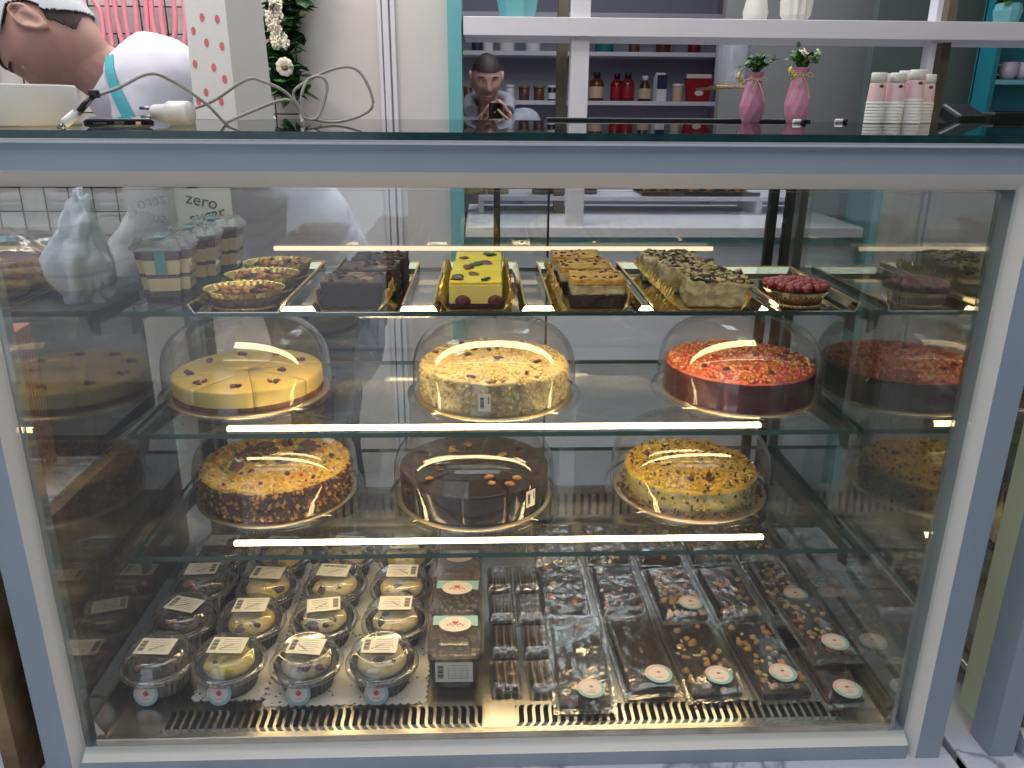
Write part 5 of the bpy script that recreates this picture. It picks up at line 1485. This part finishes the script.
def person(label, Hc, f, up, J, E, hands, parent_loc, voxel, cap=False, hair_low=.0):
    t = thing('person', label, 'person', (0, 0, 0))
    m = Matrix.Translation(Hc) @ frame_of(f, up)
    body = skin_bm(J, E)
    hb = head_bm(); merge(body, hb, m)
    for h in hands: hand_bm(body, *h)
    o = obj('body', body, 'skin', t)
    rm = o.modifiers.new('fuse', 'REMESH'); rm.mode = 'VOXEL'; rm.voxel_size = voxel; rm.use_smooth_shade = True
    sm = o.modifiers.new('smooth', 'SMOOTH'); sm.factor = .4; sm.iterations = 2
    # eyes
    for s in (-1, 1):
        b = B(); blob(b, (0, 0, 0), (.0115, .0115, .0115), 0, 3)
        blob(b, (0, .0075, -.0015), (.0055, .0048, .0055), 1, 2)
        e = obj('eye', b, ['eye', 'iris'], t, label='eye'); e.matrix_world = m @ Matrix.Translation((s*.031, .0655, .012)) @ Matrix.Rotation(-.25, 4, 'X')
        b = B(); tube(b, smooth_path([(s*.014, .086, .030), (s*.030, .087, .036), (s*.047, .074, .031)], 5), .0028, 6); e = obj('eyebrow', b, 'hair', t); e.matrix_world = m
    b = B(); blob(b, (0, .0935, -.0555), (.019, .0045, .0042), 0, 2); blob(b, (0, .0925, -.067), (.016, .0045, .0045), 0, 2); e = obj('lips', b, 'lip_skin', t); e.matrix_world = m
    # hair: shell over skull, open over the face
    b = head_bm(150, 110)
    kill = []
    for v in b.verts:
        p = v.co
        line = .052 if p.y > .02 else (.052-(.02-p.y)*1.5 if p.y > -.02 else -.070)
        if p.z < line or abs(p.x) > .0752 or (abs(p.x) > .069 and -.036 < p.y < .012 and abs(p.z) < .042): kill.append(v)
        else: v.co = Vector((p.x*1.055, p.y*1.05, p.z*1.045))
    bmesh.ops.delete(b, geom=kill, context='VERTS')
    h = obj('hair', b, 'hair', t); h.matrix_world = m
    sd = h.modifiers.new('thick', 'SOLIDIFY'); sd.thickness = .006
    if cap:
        b = head_bm(150, 110); kill = []
        for v in b.verts:
            if v.co.z < (.075 if v.co.y > .03 else .040+2.2*min(0, v.co.y+.004)) or abs(v.co.x) > .0752 or (abs(v.co.x) > .069 and -.036 < v.co.y < .012 and abs(v.co.z) < .042): kill.append(v)
            else: v.co = Vector((v.co.x*1.13, v.co.y*1.11, v.co.z*1.10))
        bmesh.ops.delete(b, geom=kill, context='VERTS')
        c = obj('cap', b, 'capcloth', t, label='grey white cap'); c.matrix_world = m
        sd = c.modifiers.new('thick', 'SOLIDIFY'); sd.thickness = .003
    return t, m

def beads_bm(J, E):
    """the same joints and radii as overlapping ellipsoids, fused afterwards by the remesh"""
    b = B()
    for a, c in E:
        (p, r), (q, s) = J[a], J[c]; p, q = Vector(p), Vector(q)
        r = r if isinstance(r, tuple) else (r, r); s = s if isinstance(s, tuple) else (s, s)
        n = max(3, int((p-q).length/.025))
        for k in range(n+1):
            f = k/n; rx, ry = r[0]+(s[0]-r[0])*f, r[1]+(s[1]-r[1])*f
            blob(b, p.lerp(q, f), (rx, ry, min(rx, ry)), 0, 3)
    return b

def garment(name, J, E, m, parent, sub=2, disp=.004, label=None, beads=False):
    b = beads_bm(J, E) if beads else skin_bm(J, E, sub)
    for v in b.verts: v.co += noise.noise_vector(v.co*22)*disp+noise.noise_vector(v.co*9)*disp
    o = obj(name, b, m, parent, label=label)
    rm = o.modifiers.new('even', 'REMESH'); rm.mode = 'VOXEL'; rm.voxel_size = .009; rm.use_smooth_shade = True
    sm = o.modifiers.new('smooth', 'SMOOTH'); sm.factor = .5; sm.iterations = 5
    return o

# the bending worker behind the case, left
V = Vector
Hc = V((-.876, .800, 1.003)); f = V((-.28, -.18, -.94)); up = V((-.93, -.05, .34))
Jb = {'hip': ((-.43, 1.14, .42), (.13, .12)), 'waist': ((-.50, 1.06, .60), (.125, .11)), 'chest': ((-.635, .95, .80), (.13, .11)), 'nb': ((-.765, .84, .915), .066), 'neck': ((-.815, .815, .955), .056),
      'hd': ((-.850, .803, .980), .060),
      'ls': ((-.675, .800, .915), .062), 'le': ((-.690, .790, .640), .043), 'lw': ((-.80, .775, .470), .030),
      'rs': ((-.735, 1.06, .850), .058), 're': ((-.82, 1.10, .62), .043), 'rw': ((-.90, .98, .46), .030),
      'lh': ((-.43, 1.05, .36), .090), 'lk': ((-.46, 1.04, -.04), .062), 'la': ((-.42, 1.10, -.42), .042), 'lt': ((-.50, 1.00, -.462), .034),
      'rh': ((-.43, 1.24, .36), .090), 'rk': ((-.46, 1.24, -.04), .062), 'ra': ((-.42, 1.29, -.42), .042), 'rt': ((-.50, 1.20, -.462), .034)}
Eb = chain('hip', 'waist', 'chest', 'nb', 'neck', 'hd')+chain('chest', 'ls', 'le', 'lw')+chain('chest', 'rs', 're', 'rw')+chain('hip', 'lh', 'lk', 'la', 'lt')+chain('hip', 'rh', 'rk', 'ra', 'rt')
worker, mw = person('person in a white shirt, cap and teal apron strap bending behind the case', Hc, f, up, Jb, Eb,
    [((-.80, .775, .470), (-.5, -.05, -.85), (-.8, .2, .5), .5, 1), ((-.90, .98, .46), (-.5, -.2, -.8), (-.8, .2, .5), .5, -1)], None, .0042, cap=True)
def grow(J, names, d, extra=None):
    out = {}
    for n in names:
        p, r = J[n]; out[n] = (p, tuple(x+d for x in r) if isinstance(r, tuple) else r+d)
    if extra: out.update(extra)
    return out
sj = grow(Jb, ('waist', 'chest', 'nb', 'ls', 'le', 'rs', 're'), .016, {'hem': ((-.46, 1.11, .50), (.150, .140)), 'lc': ((-.76, .785, .53), .048), 'rc': ((-.875, 1.02, .52), .048)})
sj['nb'] = (V(Jb['nb'][0])+V((.02, .01, -.01)), .084); sj['ls'] = (V(Jb['ls'][0])+V((0, .01, .0)), .098); sj['le'] = (Jb['le'][0], .072); sj['re'] = (Jb['re'][0], .072); sj['lc'] = (sj['lc'][0], .062); sj['rc'] = (sj['rc'][0], .062); sj['chest'] = (Jb['chest'][0], (.160, .145)); sj['waist'] = (Jb['waist'][0], (.155, .145)); sj['nb'] = (sj['nb'][0]+V((.015, .01, -.01)), .066); sj['rs'] = (Jb['rs'][0], .080)
shirt = garment('shirt', {k: sj[k] for k in ('chest', 'waist', 'hem', 'nb', 'ls', 'le', 'lc', 'rs', 're', 'rc')}, chain('chest', 'waist', 'hem')+[('chest', 'nb')]+chain('chest', 'ls', 'le', 'lc')+chain('chest', 'rs', 're', 'rc'), 'shirt', worker, label='white cotton shirt', beads=True, disp=.009)
ax = (V(Jb['neck'][0])-V(Jb['nb'][0])).normalized()
b = B(); q = ax.to_track_quat('Z', 'Y').to_matrix().to_4x4()
lathe(b, [(.074, -.012), (.068, .010), (.065, .022), (.068, .023), (.074, .008), (.092, -.026), (.089, -.028), (.074, -.012)], 40, mtx=Matrix.Translation(V(Jb['nb'][0])+ax*.012) @ q, cap0=False, cap1=False)
obj('collar', b, 'shirt', worker, label='white shirt collar')
# apron: skirt wrapped round the hips and two straps
b = skin_bm({'a': ((-.485, 1.08, .54), (.158, .148)), 'c': ((-.435, 1.135, .38), (.165, .16)), 'd': ((-.43, 1.14, .12), (.17, .16))}, chain('a', 'c', 'd'))
obj('apron_skirt', b, 'apron', worker, label='slate grey apron skirt')
for pts in ([(95, 54), (101, 68), (109, 86), (118, 103), (130, 124)],):
    P_ = smooth_path([at_y(u, v, .70) for u, v in pts], 10); b = B(); prev = None
    for i, p in enumerate(P_):
        tdir = (P_[min(i+1, len(P_)-1)]-P_[max(i-1, 0)]).normalized(); sd = tdir.cross(V((0, 1, 0))).normalized()
        hw = .010+.004*i/len(P_)
        row = [b.verts.new(p+sd*hw*k) for k in (-1, -.33, .33, 1)]
        if prev:
            for k in range(3): b.faces.new((prev[k], prev[k+1], row[k+1], row[k]))
        prev = row
    st = obj('apron_strap', b, 'strap', worker, label='teal apron strap')
    sw = st.modifiers.new('wrap', 'SHRINKWRAP'); sw.target = shirt; sw.wrap_method = 'PROJECT'; sw.use_project_y = True; sw.use_project_x = False; sw.use_project_z = False; sw.use_positive_direction = True; sw.use_negative_direction = True; sw.offset = .003
    s2 = st.modifiers.new('thick', 'SOLIDIFY'); s2.thickness = .002
tj = grow(Jb, ('lh', 'lk', 'la', 'rh', 'rk', 'ra'), .014, {'hip': (Jb['hip'][0], (.142, .132))})
tj['la'] = ((-.42, 1.10, -.40), .056); tj['ra'] = ((-.42, 1.29, -.40), .056)
garment('trousers', {k: tj[k] for k in ('hip', 'lh', 'lk', 'la', 'rh', 'rk', 'ra')}, chain('hip', 'lh', 'lk', 'la')+chain('hip', 'rh', 'rk', 'ra'), 'trouser', worker)
for k in ('l', 'r'):
    a_, t_ = V(Jb[k+'a'][0]), V(Jb[k+'t'][0]); b = skin_bm({'h': (a_+V((.03, .01, -.035)), .042), 'm': (a_.lerp(t_, .5)+V((0, 0, -.02)), .046), 'e': (t_+V((-.03, -.02, .005)), .036)}, chain('h', 'm', 'e'))
    for v in b.verts: v.co.z = max(v.co.z, FZ+.001)
    obj('shoe', b, 'black', worker)

# mirror image of the camera holder, built as a hooded person farther back
Hc = V((-.002, 3.30, .995)); f = V((.10, -.94, -.30)); up = V((.03, -.29, .95))
Jp = {'hip': ((.02, 3.42, .34), (.145, .10)), 'waist': ((.02, 3.42, .50), (.13, .095)), 'chest': ((.015, 3.41, .69), (.155, .105)), 'nb': ((.012, 3.39, .835), .062), 'neck': ((.006, 3.36, .885), .054), 'hd': ((.0, 3.33, .95), .055),
      'ls': ((.190, 3.40, .775), .062), 'le': ((.235, 3.33, .56), .046), 'lw': ((.115, 3.13, .775), .029),
      'rs': ((-.160, 3.40, .775), .062), 're': ((-.205, 3.33, .56), .046), 'rw': ((-.035, 3.13, .765), .029),
      'lh': ((.11, 3.42, .28), .095), 'lk': ((.115, 3.40, -.08), .062), 'la': ((.12, 3.44, -.43), .042), 'lt': ((.13, 3.30, -.465), .035),
      'rh': ((-.07, 3.42, .28), .095), 'rk': ((-.075, 3.40, -.08), .062), 'ra': ((-.08, 3.44, -.43), .042), 'rt': ((-.09, 3.30, -.465), .035)}
viewer, mv = person('person in a grey hooded top looking down at a phone, a mirror image built as a figure', Hc, f, up, Jp, Eb,
    [((.115, 3.13, .775), (-.25, -.15, .9), (-.9, .0, -.2), .45, -1), ((-.035, 3.13, .765), (.25, -.15, .9), (.9, 0, -.2), .45, 1)], None, .005)
hj = grow(Jp, ('waist', 'chest', 'nb', 'ls', 'le', 'lw', 'rs', 're', 'rw', 'hip'), .030); hj['chest'] = (Jp['chest'][0], (.178, .145)); hj['waist'] = (Jp['waist'][0], (.168, .145)); hj['hip'] = (Jp['hip'][0], (.178, .150)); hj['nb'] = ((.012, 3.41, .800), .085); hj['lw'] = (V(Jp['le'][0]).lerp(V(Jp['lw'][0]), .8), .048); hj['rw'] = (V(Jp['re'][0]).lerp(V(Jp['rw'][0]), .8), .048)
garment('hooded_top', {k: hj[k] for k in ('chest', 'waist', 'hip', 'nb', 'ls', 'le', 'lw', 'rs', 're', 'rw')}, chain('chest', 'waist', 'hip')+[('chest', 'nb')]+chain('chest', 'ls', 'le', 'lw')+chain('chest', 'rs', 're', 'rw'), 'hoodie', viewer, label='grey hooded top', beads=True)
b = B(); tube(b, smooth_path([(.10, 3.30, .845), (.105, 3.40, .900), (.012, 3.47, .915), (-.085, 3.40, .895), (-.080, 3.31, .845)], 6), .034, 12); obj('hood', b, 'hoodie', viewer)
tj = grow(Jp, ('lh', 'lk', 'la', 'rh', 'rk', 'ra'), .014, {'hip': (Jp['hip'][0], (.15, .108))})
garment('trousers', {k: tj[k] for k in ('hip', 'lh', 'lk', 'la', 'rh', 'rk', 'ra')}, chain('hip', 'lh', 'lk', 'la')+chain('hip', 'rh', 'rk', 'ra'), 'trouser', viewer)
for k in ('l', 'r'):
    a_, t_ = V(Jp[k+'a'][0]), V(Jp[k+'t'][0]); b = skin_bm({'h': (a_+V((0, .02, -.035)), .042), 'm': (a_.lerp(t_, .5)+V((0, 0, -.02)), .046), 'e': (t_+V((0, -.03, .002)), .036)}, chain('h', 'm', 'e'))
    for v in b.verts: v.co.z = max(v.co.z, FZ+.001)
    obj('shoe', b, 'black', viewer)
t = thing('held_phone', 'phone held upright in both hands of the hooded person', 'phone', (.040, 3.075, .850), 0, rot=(-1.15, PI/2, 0))
b = B(); box(b, 0, 0, 0, .072, .009, .15, bev=.003); obj('body', b, 'phone', t)
b = B(); box(b, -.018, -.006, .05, .022, .003, .022, bev=.001); obj('camera_bump', b, 'metal', t)
#SECTION
# ------------------------------------------------------------------ light
w = bpy.data.worlds.new('world'); sc.world = w; w.use_nodes = True
bg = w.node_tree.nodes['Background']; bg.inputs[0].default_value = (.80, .87, 1., 1); bg.inputs[1].default_value = 1.1
def area(name, loc, rot, sx, sy, e, col):  # no fixtures: unseen fill lights added at ceiling height
    l = bpy.data.lights.new(name, 'AREA'); l.shape = 'RECTANGLE'; l.size = sx; l.size_y = sy; l.energy = e; l.color = col
    o = bpy.data.objects.new(name, l); COL.objects.link(o); o.location = loc; o.rotation_euler = rot; return o
area('ceiling_fill', (-.7, 1.35, 2.27), (0, 0, 0), 1.8, .6, 24., (1., .95, .9))
area('ceiling_fill', (.7, 2.75, 2.27), (0, 0, 0), 2.0, 1.4, 34., (.86, .9, 1.))
area('ceiling_fill', (-1.35, .35, 2.27), (0, 0, 0), .9, .5, 20., (1., .96, .92))  # unseen, added to brighten the bread shelf left of the case
area('ceiling_fill', (.9, 1.15, 2.27), (0, 0, 0), 1.8, .4, 10., (.98, .97, .96))  # unseen, added to lift the low wall behind the case
area('ceiling_fill', (.2, -.8, 2.27), (0, 0, 0), 2.6, 1.2, 24., (.9, .94, 1.))  # unseen fill, makes up for daylight lost on the case front
sc.view_settings.view_transform = 'Standard'; sc.view_settings.look = 'None'
sc.view_settings.exposure = 0.; sc.view_settings.gamma = 1.; sc.view_settings.use_curve_mapping = False
cy = sc.cycles
cy.use_denoising = True
try: cy.denoiser = 'OPENIMAGEDENOISE'
except Exception: pass
cy.max_bounces = 12; cy.diffuse_bounces = 4; cy.glossy_bounces = 6; cy.transmission_bounces = 6; cy.transparent_max_bounces = 48
cy.sample_clamp_indirect = 4.; cy.caustics_reflective = False; cy.caustics_refractive = False
